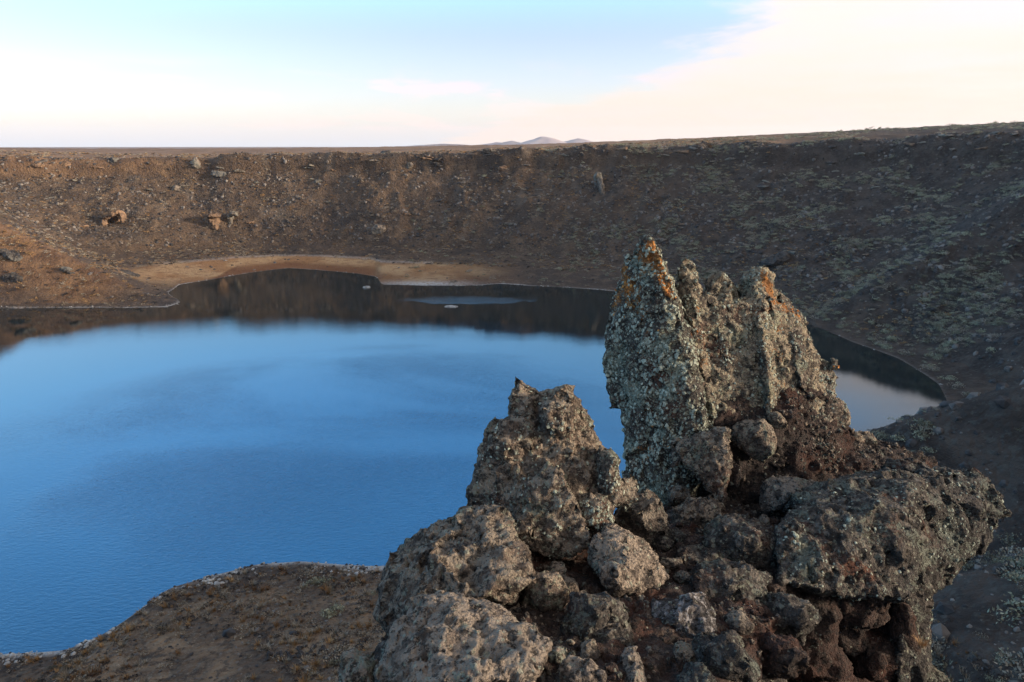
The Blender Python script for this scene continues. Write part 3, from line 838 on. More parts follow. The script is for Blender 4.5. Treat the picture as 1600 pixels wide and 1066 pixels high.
def crust_mat(name, c1, c2, c3):
    m, t, p = new_mat(name)
    pos = t.n('ShaderNodeNewGeometry').outputs['Position']
    col = t.mix(t.step(t.noise(pos, 9.0, 3, 0.6), 0.35, 0.65), c1, c2)
    col = t.mix(t.step(t.noise(pos, 45.0, 3, 0.6), 0.48, 0.66), col, c3)
    t.put(p.inputs['Base Color'], col); p.inputs['Roughness'].default_value = 0.95; p.inputs['Specular IOR Level'].default_value = 0.15
    t.put(p.inputs['Normal'], bump(t, t.noise(pos, 120.0, 3, 0.6), 0.01, 1.0))
    return m
M_crust = crust_mat("grey_green_lichen", (0.20, 0.225, 0.18), (0.36, 0.38, 0.295), (0.11, 0.115, 0.095))
M_rust = crust_mat("orange_lichen", (0.32, 0.115, 0.03), (0.48, 0.23, 0.065), (0.14, 0.06, 0.025))
for i, ch in enumerate(list(sp.children)):
    if ch.name.startswith("spire_base"): continue
    bl = ch.name.startswith("blade")
    crust("lichen", ch, M_crust, 5200 if bl else 1100, 0.006, 0.036 if bl else 0.026, 900 + i, 0.0 if bl else 0.15)
    crust("orange_lichen", ch, M_rust, 420 if bl else 100, 0.006, 0.026, 950 + i, weight='rust_lichen')

# --- left pinnacle
lp = empty("rock_pinnacle", pix(850, 860, 7.1))
tag(lp, "knobbly brown rock pinnacle with two points left of the tallest spire", "rock spire")
rock("summit_block", [lump(802, 700, 7.12, 34, 50, seed=81), lump(812, 604, 7.2, 12, 12, seed=82), lump(884, 612, 7.2, 15, 12, seed=83), lump(872, 650, 7.0, 26, 40, seed=84), P((800, 612, 7.2), (806, 594, 7.2), (822, 594, 7.2), (838, 608, 7.25), (793, 640, 7.3), (800, 700, 7.0), (840, 720, 6.9), (850, 640, 7.2), (820, 640, 7.7)), P((836, 612, 7.2), (862, 604, 7.2), (884, 600, 7.2), (894, 606, 7.2), (910, 632, 7.2), (930, 690, 7.15), (955, 740, 7.1), (830, 640, 7.3), (805, 700, 7.1), (815, 800, 6.8), (900, 820, 6.7), (960, 790, 7.0), (820, 640, 7.8), (900, 640, 7.9), (940, 780, 8.0), (780, 800, 7.8))],
     0.02, M_grey, parent=lp, seed=201, feat=0.5, rough=0.7, knob=1.25)
rock("shoulder", [P((762, 662, 7.15), (770, 650, 7.15), (782, 656, 7.15), (792, 676, 7.1), (808, 740, 6.9), (752, 700, 7.2), (738, 760, 7.1), (722, 795, 7.0), (800, 820, 6.75), (850, 820, 6.7), (760, 850, 6.8), (780, 680, 7.7), (770, 820, 7.7)),
                  P((855, 720, 6.75), (880, 735, 6.7), (905, 790, 6.6), (925, 850, 6.5), (880, 880, 6.5), (810, 850, 6.5), (800, 790, 6.7), (830, 745, 6.8), (860, 800, 7.4))],
     0.02, M_grey, parent=lp, seed=211, feat=0.5, rough=0.7, knob=1.3)
rock("side_block", [lump(950, 745, 7.0, 20, 40, seed=5), lump(975, 775, 7.1, 20, 22, seed=6), lump(925, 800, 6.8, 30, 30, seed=7)],
     0.02, M_grey, parent=lp, seed=221, feat=0.4, rough=0.8, knob=1.2)

# --- ground of the outcrop, loose red scoria between the rocks
oc = empty("rock_outcrop", pix(1000, 1200, 6.5))
tag(oc, "broad dark outcrop of reddish scoria that carries the spires and boulders in the foreground", "rock outcrop")
def down(pts, h):
    return pts + [p + Vector((0, 0.0, -h)) for p in pts]
rock("terrace", [down(P((600, 1075, 4.5), (640, 950, 5.4), (720, 860, 6.6), (860, 830, 7.5), (1000, 800, 8.6), (1000, 900, 6.9), (900, 960, 5.7), (850, 1080, 4.6)), 4.0),
                 down(P((860, 1080, 4.6), (940, 960, 5.8), (1000, 890, 7.0), (1010, 800, 8.6), (1120, 770, 9.2), (1250, 800, 8.6), (1240, 900, 6.8), (1180, 1000, 5.6), (1150, 1090, 4.8)), 4.0),
                 down(P((1000, 800, 9.0), (1100, 740, 9.8), (1300, 690, 10.3), (1360, 690, 10.4), (1300, 780, 9.2), (1120, 790, 9.0)), 4.0)],
     0.032, M_red, parent=oc, seed=301, feat=0.55, rough=0.8, knob=1.3)
rock("scoria_slope", [down(P((1180, 640, 9.9), (1320, 672, 10.3), (1370, 690, 10.5), (1470, 720, 10.2), (1400, 745, 9.2), (1260, 770, 8.9), (1150, 740, 9.4)), 4.0)],
     0.03, M_red, parent=oc, seed=311, feat=0.4, rough=0.5, knob=1.0)
rock("buttress", [down(P((600, 1000, 5.6), (560, 1080, 5.0), (640, 940, 6.0), (700, 1080, 4.6)), 4.5), down(P((1150, 940, 6.6), (1140, 1080, 5.2), (1225, 1085, 5.6), (1215, 970, 6.6)), 4.5)],
     0.035, M_dark, parent=oc, seed=321, feat=0.7, rough=0.9, knob=1.2)

# the cliff that the outcrop crowns, down to the crater floor, and the ledge behind the viewpoint
rock("cliff_face", [[(0.2, 4.4, 52.2), (4.6, 5.0, 51.8), (5.2, 8.0, 51.6), (3.6, 8.9, 51.6), (0.6, 7.6, 51.8), (0.0, 5.0, 48), (6, 5, 46), (5, 9, 46), (-5, -8, 52), (9, -8, 53), (-7, -4, 8), (-5, 11, 6), (4, 16, 5), (13, 12, 6), (15, -4, 14), (2, -8, 50)],
                    [(-4, -9, 57.4), (6, -9, 57.6), (5, 0.4, 57.4), (3, 1.4, 57.2), (-1.5, 1.2, 57.2), (-4, -2, 57.2), (-3, 1, 50), (6, 2, 50), (8, -9, 45), (-6, -9, 45)]],
     0.24, M_dark, parent=oc, seed=331, feat=0.7, rough=0.8, S=4.5)

# --- overhanging crag on the right
cr = empty("overhanging_crag", pix(1380, 1000, 6.8))
tag(cr, "dark overhanging crag at right with a black hollow beneath it, above the shaded slope", "crag")
rock("brow", [P((1210, 830, 6.9), (1245, 775, 7.6), (1320, 742, 7.9), (1400, 745, 7.9), (1450, 735, 8.0), (1450, 790, 7.4), (1440, 880, 6.9), (1400, 940, 6.7), (1300, 930, 6.5), (1220, 910, 6.5), (1280, 820, 6.9), (1400, 800, 7.0), (1350, 760, 9.0), (1440, 860, 8.6), (1250, 900, 8.4))],
     0.022, M_dark, parent=cr, seed=401, feat=0.7, rough=0.9, knob=1.4)
rock("nose", [P((1440, 735, 8.1), (1500, 728, 8.3), (1540, 740, 8.3), (1568, 770, 8.2), (1572, 800, 8.1), (1555, 835, 8.0), (1500, 885, 7.8), (1455, 930, 7.5), (1430, 900, 7.2), (1435, 800, 7.4), (1500, 800, 7.7), (1500, 780, 9.2), (1450, 900, 8.7))],
     0.022, M_dark, parent=cr, seed=411, feat=0.7, rough=0.9, knob=1.4)
rock("pillar", [P((1420, 900, 7.2), (1455, 910, 7.3), (1445, 960, 7.2), (1436, 1010, 7.0), (1450, 1080, 6.9), (1400, 1090, 6.8), (1405, 1000, 6.9), (1430, 980, 8.0), (1420, 1090, 7.8)),
               P((1415, 880, 7.5), (1452, 925, 7.6), (1442, 1090, 7.2), (1400, 880, 9.8), (1395, 1100, 9.6), (1415, 1000, 10.0)),  # hidden rear wall added to block the sun from the hollow
               P((1440, 1010, 7.1), (1470, 1050, 7.1), (1500, 1090, 7.0), (1440, 1090, 6.9), (1450, 1050, 7.6))],
     0.024, M_dark, parent=cr, seed=421, feat=0.5, rough=0.9, knob=1.4)
rock("back_wall", [P((1190, 880, 8.2), (1420, 880, 8.6), (1410, 1150, 8.4), (1180, 1150, 7.4), (1200, 860, 10), (1430, 860, 10), (1300, 1150, 10)), lump(1262, 955, 7.0, 42, 44, seed=61), lump(1318, 985, 7.2, 40, 36, seed=62), lump(1275, 1030, 6.8, 44, 36, seed=63), lump(1368, 1040, 7.1, 34, 36, seed=64), lump(1345, 945, 7.0, 44, 30, seed=65), lump(1225, 935, 6.9, 24, 30, seed=66), lump(1404, 985, 7.1, 16, 44, seed=67), P((1230, 1075, 6.2), (1330, 1060, 6.6), (1420, 1080, 7.0), (1300, 1200, 6.2), (1420, 1200, 8), (1240, 1200, 8.0))],
     0.03, M_red, parent=cr, seed=431, feat=0.7, rough=1.0, knob=1.3)

# --- crags and boulders resting on the outcrop; each one is a thing of its own
BOULDERS = [
 # name, chunks, voxel, material, label, kwargs
 ("crag", [P((598, 885, 6.0), (626, 850, 6.1), (655, 832, 6.2), (700, 832, 6.2), (742, 800, 6.3), (768, 785, 6.3), (790, 800, 6.2), (812, 850, 5.9), (842, 905, 5.6), (760, 930, 5.4), (680, 930, 5.4), (610, 940, 5.7), (600, 1000, 5.6), (640, 1010, 5.4), (700, 840, 7.2), (780, 850, 7.2), (620, 960, 6.8))], 0.019, M_grey,
  "dark lichened crag with a tan right face, left below the knobbly pinnacle", dict(seed=501, feat=0.6, rough=0.9, knob=1.25)),
 ("boulder", [P((640, 945, 4.9), (690, 925, 4.95), (750, 945, 4.8), (800, 960, 4.7), (860, 1000, 4.5), (830, 1060, 4.2), (740, 1066, 4.1), (640, 1075, 4.2), (590, 1060, 4.5), (610, 990, 4.7), (700, 985, 4.5), (700, 960, 5.6), (820, 1040, 5.2), (620, 1070, 5.3))], 0.015, M_pale,
  "largest pale weathered boulder at the bottom, with a dry grass tuft on its left", dict(seed=511, feat=0.5, rough=1.1, knob=0.3)),
 ("boulder", [lump(1004, 818, 7.5, 46, 46, seed=21)], 0.018, M_grey, "round knobbly boulder in the gap between the pinnacle and the tallest spire", dict(seed=521, feat=0.4, rough=0.8)),
 ("boulder", [lump(985, 882, 6.35, 70, 28, 0.35, tilt=-0.42, seed=22), lump(955, 868, 6.4, 32, 28, seed=122)], 0.017, M_pale, "long pale boulder sloping down to the right in front of the round knobbly one", dict(seed=531, feat=0.45, rough=0.8, knob=0.4)),
 ("boulder", [lump(1088, 806, 8.0, 44, 28, seed=23)], 0.019, M_grey, "low grey boulder with reddish underside right of the round knobbly one", dict(seed=541, feat=0.35, rough=0.8)),
 ("rock_block", [P((1098, 672, 8.45), (1138, 668, 8.4), (1142, 700, 8.35), (1128, 735, 8.25), (1132, 790, 8.1), (1112, 775, 8.2), (1098, 730, 8.3), (1060, 715, 8.5), (1058, 690, 8.6), (1110, 690, 9.2), (1130, 750, 9.0)), P((1048, 690, 8.7), (1105, 680, 8.7), (1100, 712, 8.5), (1050, 728, 8.6), (1075, 700, 9.4))], 0.02, M_grey,
  "jagged block with a sunlit right edge over a dark hollow, at the tallest spire's foot", dict(seed=551, feat=0.4, rough=0.8)),
 ("boulder", [lump(1176, 688, 8.8, 33, 27, seed=24)], 0.02, M_grey, "rounded boulder on the red slope right of the jagged block", dict(seed=561, feat=0.35, rough=0.7)),
 ("boulder", [lump(1142, 748, 8.5, 14, 20, seed=25)], 0.018, M_red, "small upright reddish stone beside the jagged block's foot", dict(seed=571, feat=0.25, rough=0.6)),
 ("boulder", [lump(1238, 772, 8.3, 56, 26, seed=26)], 0.02, M_pale, "pale ridged boulder lying on the red scoria before the overhanging crag", dict(seed=581, feat=0.35, rough=0.8, knob=0.8)),
 ("boulder", [lump(1165, 850, 7.1, 66, 34, 0.4, tilt=-0.35, seed=27)], 0.019, M_dark, "dark slab tilted down to the right between the long pale boulder and the crag", dict(seed=591, feat=0.4, rough=0.9)),
 ("boulder", [lump(1140, 918, 6.4, 58, 46, seed=28)], 0.018, M_dark, "knobbly dark rock below the tilted slab", dict(seed=601, feat=0.4, rough=1.0, knob=1.3)),
 ("boulder", [lump(1070, 975, 5.7, 56, 36, seed=29)], 0.017, M_white, "rock splashed with white streaks above the black hollow at the bottom", dict(seed=611, feat=0.35, rough=1.0, knob=1.4)),
 ("boulder", [lump(925, 975, 5.5, 46, 44, seed=30), lump(948, 1010, 5.4, 50, 45, seed=130)], 0.016, M_dark, "dark hump-shaped boulder right of the largest pale boulder", dict(seed=621, feat=0.4, rough=0.8, knob=0.8)),
 ("boulder", [lump(785, 924, 5.6, 26, 25, seed=31)], 0.015, M_grey, "small round tan boulder above the largest pale boulder", dict(seed=631, feat=0.25, rough=0.8)),
 ("boulder", [lump(850, 932, 5.75, 36, 34, seed=32)], 0.015, M_grey, "peaked brown boulder between the small round tan one and the dark hump", dict(seed=641, feat=0.3, rough=0.9)),
 ("boulder", [lump(905, 1052, 4.6, 36, 24, seed=33)], 0.013, M_pale, "pale rounded boulder at the bottom edge below the dark hump", dict(seed=651, feat=0.3, rough=0.7, knob=0.8)),
 ("boulder", [lump(560, 1050, 4.7, 36, 20, seed=34)], 0.013, M_pale, "leftmost pale stone at the bottom edge, above the sloping peninsula", dict(seed=661, feat=0.3, rough=0.8, knob=0.8)),
 ("boulder", [lump(994, 1052, 4.9, 18, 24, 0.2, tilt=0.4, seed=35)], 0.013, M_pale, "small whitish slanting stone at the bottom edge beside the black hollow", dict(seed=671, feat=0.2, rough=0.7, knob=0.8)),
 ("boulder", [lump(660, 1062, 4.3, 30, 16, seed=36)], 0.013, M_grey, "grey stone cut by the bottom edge under the largest pale boulder", dict(seed=681, feat=0.2, rough=0.7)),
 ("boulder", [lump(948, 842, 6.9, 20, 16, seed=37)], 0.015, M_grey, "small brown stone wedged behind the long pale boulder's upper end", dict(seed=691, feat=0.2, rough=0.7)),
 ("boulder", [lump(1060, 775, 8.6, 20, 16, seed=38)], 0.018, M_grey, "small grey stone touching the foot of the tallest spire's left blade", dict(seed=701, feat=0.2, rough=0.7)),
 ("boulder", [lump(1415, 735, 8.6, 34, 18, seed=39)], 0.02, M_dark, "low dark boulder set on top of the overhanging crag", dict(seed=711, feat=0.3, rough=0.8)),
 ("boulder", [lump(1338, 690, 10.2, 30, 16, seed=40)], 0.022, M_grey, "low lichened boulder right of the spire, at the edge of the red slope", dict(seed=721, feat=0.3, rough=0.8)),
 ("boulder", [lump(1090, 880, 6.9, 38, 24, seed=41)], 0.017, M_dark, "dark squat boulder right of the long pale boulder's lower end", dict(seed=731, feat=0.3, rough=0.9)),
 ("boulder", [lump(1228, 968, 6.2, 46, 40, seed=142)], 0.017, M_dark, "dark knobbly rock tucked under the left end of the overhanging crag", dict(seed=745, feat=0.3, rough=1.0, knob=1.3)),
 ("boulder", [lump(1215, 1020, 5.6, 40, 34, seed=42)], 0.016, M_red, "rusty brown boulder low in the shadow left of the black hollow", dict(seed=741, feat=0.3, rough=1.0)),
 ("boulder", [lump(1120, 1030, 5.1, 44, 34, seed=43)], 0.015, M_dark, "dark boulder at the bottom edge right of the whitish slanting stone", dict(seed=751, feat=0.3, rough=1.0, knob=1.2)),
]
for nm, ch, vx, mt, lb, kw in BOULDERS:
    rock(nm, ch, vx, mt, lb, "boulder" if nm != "rock_block" else "rock", **kw)

# ------------------------------------------------------------------ finding the ground under a point of the photo
def ground_hit(px_, py_, t1=900.0, t0=12.0):
    d = pix(px_, py_, 1.0) - Vector((0, 0, CAMH))
    t = t0 * (t1 / t0) ** np.linspace(0, 1, 1500)
    X = d.x * t; Y = d.y * t; Zr = CAMH + d.z * t
    Z, _ = terrain(X, Y)
    Z = np.maximum(Z, 0.0)
    k = np.argmax(Zr < Z)
    return Vector((X[k], Y[k], Z[k]))

def leaf_bush(name, mat, n, seed, flat=0.62, leaf=0.16, stem=0.35, up_=0.5):
    """airy cushion: many small leaf blades through a dome, radius 1"""
    rg = np.random.default_rng(seed)
    nl = rg.integers(4, 7)
    lob = rg.normal(0, 0.42, (nl, 3)) * np.array([1, 1, 0.25]); lobr = rg.uniform(0.4, 0.7, nl)
    k = rg.integers(0, nl, n)
    v = rg.normal(0, 1, (n, 3)); v /= np.linalg.norm(v, axis=1)[:, None]
    c = lob[k] + v * (lobr[k] * rg.uniform(0.55, 1.0, n) ** 0.5)[:, None]
    c[:, 2] = np.abs(c[:, 2]) * flat + 0.03
    a = rg.normal(0, 1, (n, 3)) * 0.7 + v + np.array([0, 0, up_]); a /= np.linalg.norm(a, axis=1)[:, None]
    b = np.cross(a, rg.normal(0, 1, (n, 3))); b /= np.linalg.norm(b, axis=1)[:, None]
    L = leaf * rg.uniform(0.7, 1.5, n)[:, None]; w = L * 0.42
    V_ = np.stack([c - a * L * 0.5, c + b * w, c + a * L, c - b * w], 1).reshape(-1, 3)
    F_ = np.arange(n * 4).reshape(n, 4)
    me = fast_mesh(name, V_, F_, False)
    me.materials.append(mat)
    return me

def tussock(name, mat, n, seed, spread=0.5, h=0.9, w=0.05):
    rg = np.random.default_rng(seed)
    ang = rg.uniform(0, 2 * np.pi, n); rad = spread * np.sqrt(rg.uniform(0, 1, n)) * 0.6
    b = np.stack([rad * np.cos(ang), rad * np.sin(ang), np.zeros(n)], 1)
    lean = rg.uniform(0.05, 0.8, n)
    d = np.stack([np.cos(ang) * lean, np.sin(ang) * lean, np.ones(n)], 1)
    hh = h * rg.uniform(0.5, 1.1, n)[:, None]
    s = np.stack([-np.sin(ang), np.cos(ang), np.zeros(n)], 1) * w
    m = b + d * hh * 0.6
    t_ = b + d * hh * np.array([1.25, 1.25, 0.95])
    V_ = np.stack([b - s, b + s, m + s * 0.6, t_, m - s * 0.6], 1).reshape(-1, 3)
    base = np.arange(n)[:, None] * 5
    F_ = np.concatenate([base + np.array([[0, 1, 2]]), base + np.array([[0, 2, 4]]), base + np.array([[4, 2, 3]])])
    me = fast_mesh(name, V_, F_, False)
    me.materials.append(mat)
    return me

def stone_mesh(name, mat, seed, sub=2, flat=0.7):
    bm = bmesh.new(); bmesh.ops.create_icosphere(bm, subdivisions=sub, radius=1.0)
    me = bpy.data.meshes.new(name); bm.to_mesh(me); bm.free()
    co = get_co(me)
    f1, f2 = worley(co * 0.9 + seed * 3.1, seed)
    co = co * (0.75 + 0.45 * f1 + 0.22 * fbm(co * 1.4 + seed, 3, seed))[:, None] * np.array([1, 0.8, flat])
    set_co(me, co)
    me.materials.append(mat)
    return me

def scatter(name, pts, scl, rot, idx, meshes, label, cat):
    """uncountable small things: one object, its members set on its points by geometry nodes"""
    me = bpy.data.meshes.new(name)
    me.from_pydata([tuple(p) for p in pts], [], [])
    fattr(me, 'scl', scl)
    a = me.attributes.new('rot', 'FLOAT_VECTOR', 'POINT'); a.data.foreach_set('vector', np.ascontiguousarray(rot, np.float32).ravel())
    a = me.attributes.new('idx', 'INT', 'POINT'); a.data.foreach_set('value', np.ascontiguousarray(idx, np.int32))
    o = link(name, me)
    ng = bpy.data.node_groups.new(name, 'GeometryNodeTree')
    ng.interface.new_socket('Geometry', in_out='INPUT', socket_type='NodeSocketGeometry')
    ng.interface.new_socket('Geometry', in_out='OUTPUT', socket_type='NodeSocketGeometry')
    N, Lk = ng.nodes, ng.links
    gi = N.new('NodeGroupInput'); go = N.new('NodeGroupOutput')
    join = N.new('GeometryNodeJoinGeometry')
    for k, m in enumerate(meshes):
        so = bpy.data.objects.new(m.name, m)
        oi = N.new('GeometryNodeObjectInfo'); oi.inputs['Object'].default_value = so; oi.inputs['As Instance'].default_value = True
        Lk.new(oi.outputs['Geometry'], join.inputs[0])
    iop = N.new('GeometryNodeInstanceOnPoints')
    Lk.new(gi.outputs[0], iop.inputs['Points']); Lk.new(join.outputs[0], iop.inputs['Instance'])
    iop.inputs['Pick Instance'].default_value = True
    for nm, ty, sk_ in (('scl', 'FLOAT', 'Scale'), ('rot', 'FLOAT_VECTOR', 'Rotation'), ('idx', 'INT', 'Instance Index')):
        na = N.new('GeometryNodeInputNamedAttribute'); na.data_type = ty; na.inputs['Name'].default_value = nm
        Lk.new(na.outputs['Attribute'], iop.inputs[sk_])
    Lk.new(iop.outputs[0], go.inputs[0])
    md = o.modifiers.new('scatter', 'NODES'); md.node_group = ng
    return tag(o, label, cat, kind='stuff')

M_sage = simple_mat("sage_leaves", (0.20, 0.195, 0.13), (0.37, 0.365, 0.25), 1.5, c3=(0.14, 0.13, 0.09))
M_sage2 = simple_mat("grey_twigs", (0.18, 0.15, 0.11), (0.35, 0.30, 0.225), 1.5)
M_straw = simple_mat("dry_grass", (0.24, 0.145, 0.065), (0.38, 0.24, 0.11), 0.6, c3=(0.17, 0.09, 0.04))
M_stone = simple_mat("scree_stone", (0.055, 0.048, 0.044), (0.15, 0.125, 0.105), 0.8, c3=(0.17, 0.15, 0.13))
M_stoned = simple_mat("dark_scree_stone", (0.028, 0.026, 0.025), (0.065, 0.058, 0.054), 0.8)
M_fardarkleaf = simple_mat("dark_twigs", (0.045, 0.042, 0.032), (0.11, 0.10, 0.07), 1.2)
M_shorest = simple_mat("salted_shore_stone", (0.22, 0.205, 0.185), (0.46, 0.44, 0.40), 0.8)

rg = np.random.default_rng(11)
def rand_area(n, x0, x1, y0, y1):
    x = rg.uniform(x0, x1, n); y = rg.uniform(y0, y1, n)
    keep = np.abs(x) < (y + 25) * 0.95 + 10
    x, y = x[keep], y[keep]
    z, q = terrain(x, y)
    return x, y, z, q

def emit(name, sel, x, y, z, lo, hi, meshes, label, cat, sink=0.12, tilt=0.25, pw=2.0):
    x, y, z = x[sel], y[sel], z[sel]
    n = len(x)
    scl = lo + (hi - lo) * rg.uniform(0, 1, n) ** pw
    rot = np.stack([rg.normal(0, tilt, n), rg.normal(0, tilt, n), rg.uniform(0, 6.28, n)], 1)
    return scatter(name, np.stack([x, y, z - sink * scl], 1), scl, rot, rg.integers(0, len(meshes), n), meshes, label, cat)

ON = lambda q, lo=0.3: (q['r'] > q['rs'] + lo)
# grey-green scrub, thickest on the right-hand slopes
bushes = [leaf_bush("scrub_bush", M_sage, 300, 1, leaf=0.085), leaf_bush("scrub_bush", M_sage2, 260, 2, leaf=0.08), leaf_bush("scrub_bush", M_sage, 280, 3, flat=0.5, leaf=0.085)]
x, y, z, q = rand_area(130000, -60, 330, 5, 460)
dens = sstep(n2(x, y, 18.0, 4, 201), -0.12, 0.32) * (0.06 + 0.94 * sstep(x + 12 * n2(x, y, 40.0, 2, 203), 5, 70)) * (1 - 0.75 * sstep(q['out'], 0, 10))
sel = (rg.uniform(0, 1, len(x)) < dens * 0.85) & ON(q, 3) & (q['out'] < 120) & (np.hypot(x, y) > 22)
ii = np.flatnonzero(sel)
scl = 0.6 + 2.1 * rg.uniform(0, 1, len(ii)) ** 2.2
dep = y[ii] * CP - (z[ii] - CAMH) * SP
pxs = 800 + FPX * x[ii] / dep; pys = 533 - FPX * (y[ii] * SP + (z[ii] - CAMH) * CP) / dep
inview = (pxs > 940) & (pxs < 1600) & (pys > 190) & (pys < 1060) & ~((pys > 700) & (pxs < 1440)) & ~((pys > 380) & (pxs < 1330)) & ~((pys > 720) & (pxs < 1580) & (pys < 830))
rank = np.where(inview, scl / dep, -1)
first = np.argsort(-rank)[:240]
SHRUBL = ("grey-green cushion shrub on the shaded crater slope at right", "bare grey twiggy shrub on the shaded crater slope at right", "low spreading grey-green shrub on the shaded crater slope at right")
for k in first:
    b_ = int(rg.integers(0, 3))
    o = link("shrub", bushes[b_])
    o.location = (x[ii[k]], y[ii[k]], z[ii[k]] - 0.1 * scl[k]); o.scale = (scl[k],) * 3; o.rotation_euler = (0, 0, float(rg.uniform(0, 6.28)))
    tag(o, SHRUBL[b_], "shrub", "shrubs scattered over the shaded crater slope")
rest = np.ones(len(ii), bool); rest[first] = False
ii = ii[rest]; scl = scl[rest]; n = len(ii)
scatter("scrub", np.stack([x[ii], y[ii], z[ii] - 0.12 * scl], 1), scl, np.stack([rg.normal(0, .25, n), rg.normal(0, .25, n), rg.uniform(0, 6.28, n)], 1), rg.integers(0, 3, n), bushes,
        "grey-green scrub covering the shaded right-hand crater slopes", "scrub")
# stones of the scree
stones = [stone_mesh("scree_stone", M_stone, 1, 1), stone_mesh("scree_stone", M_stoned, 2, 1), stone_mesh("scree_stone", M_stoned, 3, 1), stone_mesh("scree_stone", M_stone, 4, 1)]
x, y, z, q = rand_area(150000, -340, 260, 5, 460)
dens = (0.25 + 0.75 * sstep(n2(x, y, 16.0, 4, 211), -0.2, 0.3)) * sstep(q['s'], -0.01, 0.08)
sel = (rg.uniform(0, 1, len(x)) < dens * 0.8) & ON(q, 4) & (q['out'] < 8) & (np.hypot(x, y) > 22)
emit("scree", sel, x, y, z, 0.2, 1.5, stones, "loose dark and grey stones strewn over the crater walls", "scree", sink=0.2, tilt=0.5, pw=3.0)
# low brownish scrub over the far and left walls
heath = [leaf_bush("heath_bush", M_straw, 60, 5, flat=0.5, leaf=0.2), leaf_bush("heath_bush", M_sage2, 60, 6, flat=0.5, leaf=0.2), leaf_bush("heath_bush", M_stoned, 60, 7, flat=0.45, leaf=0.2)]
x, y, z, q = rand_area(70000, -340, 140, 200, 470)
dens = 0.2 + 0.8 * sstep(n2(x, y, 20.0, 4, 221), -0.2, 0.4)
sel = (rg.uniform(0, 1, len(x)) < dens * 0.7) & ((q['t0'] > 0.55) | ((x < -138) & (y < 300) & ON(q, 3))) & (q['out'] < 110)
emit("heath", sel, x, y, z, 0.35, 1.5, heath, "low brown heath and dead bushes on the far crater wall", "heath")
# tussocks and bushes of the near peninsula
tus = [tussock("grass_tussock", M_straw, 40, 8), tussock("grass_tussock", M_sage2, 40, 9), leaf_bush("low_bush", M_sage2, 70, 10, flat=0.5), leaf_bush("low_bush", M_stoned, 70, 12, flat=0.5)]
x, y, z, q = rand_area(50000, -110, 40, 20, 102)
dens = sstep(n2(x, y, 7.0, 4, 231), -0.3, 0.35)
sel = (rg.uniform(0, 1, len(x)) < dens * 0.8) & ON(q, 1.5) & (np.hypot(x, y) > 24)
emit("dry_grass", sel, x, y, z, 0.2, 1.0, tus, "dry tussocks and low twiggy bushes on the near peninsula", "grass")
x, y, z, q = rand_area(9000, -80, -40, 48, 76)
sel = ON(q, 1.2) & (rg.uniform(0, 1, len(x)) < 0.5 * sstep(n2(x, y, 6.0, 3, 251), -0.2, 0.2) * (1 - sstep(x + 0.6 * (y - 60), -52, -44)))
emit("bank_bushes", sel, x, y, z, 0.25, 0.8, [leaf_bush("bank_bush", M_stoned, 80, 61, flat=0.6), leaf_bush("bank_bush", M_fardarkleaf, 80, 62, flat=0.6), tus[0]], "dark twiggy bushes on the bank at the bottom left corner", "bushes")
x, y, z, q = rand_area(14000, -110, 60, 20, 110)
sel = ON(q, 0.6) & (np.hypot(x, y) > 22)
emit("rubble", sel, x, y, z, 0.06, 0.42, stones, "dark rubble and pebbles lying on the near peninsula", "rubble", sink=0.25, pw=4.0)
# pale salted stones along the waterline
shst = [stone_mesh("shore_stone", M_shorest, 21, 1), stone_mesh("shore_stone", M_shorest, 22, 1), stone_mesh("shore_stone", M_stoned, 23, 1)]
def along_shore(n, a0, a1, w):
    th = np.radians(rg.uniform(a0, a1, n))
    rs, = periodic(SHORE, 0, th, 0.6)
    r_ = rs + np.abs(rg.normal(0, w, n)) - 0.25
    x = CX + r_ * np.cos(th); y = CY + r_ * np.sin(th)
    z, q = terrain(x, y)
    return x, y, np.maximum(z, -0.05), q
A = [along_shore(2600, -101, -70, 1.5), along_shore(1500, 20, 180, 1.0), along_shore(160, -40, 20, 1.2)]
x, y, z = (np.concatenate([a[k] for a in A]) for k in range(3))
dens = sstep(fbm(np.stack([x / 5.0, y / 5.0, 0 * x], 1), 3, 241), -0.25, 0.3)
emit("shore_stones", rg.uniform(0, 1, len(x)) < dens, x, y, z, 0.06, 0.45, shst, "whitish stones lining the water's edge round the lake", "stones", sink=0.1, pw=3.0)

# ------------------------------------------------------------------ single rocks on the far walls and shores
def far_rock(name, px_, py_, hx, hy, label, mat=None, tilt=0.0, seed=0, out=0.15, cat="rock", extra=()):
    c = ground_hit(px_, py_)
    dep = c.y * CP - (c.z - CAMH) * SP
    k = dep / FPX
    hz = 0.5 * (hx + hy) * k
    ch = [lump(px_, py_, dep + hz * (0.5 - out), hx, hy, hz, tilt, seed)]
    for (ox, oy, ex, ey, tl, od) in extra:
        ch.append(lump(px_ + ox, py_ + oy, dep + hz * 0.2 + od * k, ex, ey, 0.6 * (ex + ey) * k, tl, seed + 50 + len(ch)))
    return rock(name, ch, max(k * 0.55, 0.03), mat or M_farrock, label, cat, seed=seed, S=max(3.0, k * 30), feat=0.5, rough=1.0)
M_farrock = simple_mat("far_wall_rock", (0.07, 0.057, 0.046), (0.19, 0.155, 0.12), 0.7, c3=(0.16, 0.155, 0.125))
M_farochre = simple_mat("far_ochre_rock", (0.09, 0.060, 0.042), (0.22, 0.14, 0.085), 0.5)
M_fardark = simple_mat("far_dark_rock", (0.035, 0.031, 0.029), (0.085, 0.075, 0.065), 0.6, c3=(0.13, 0.12, 0.10))
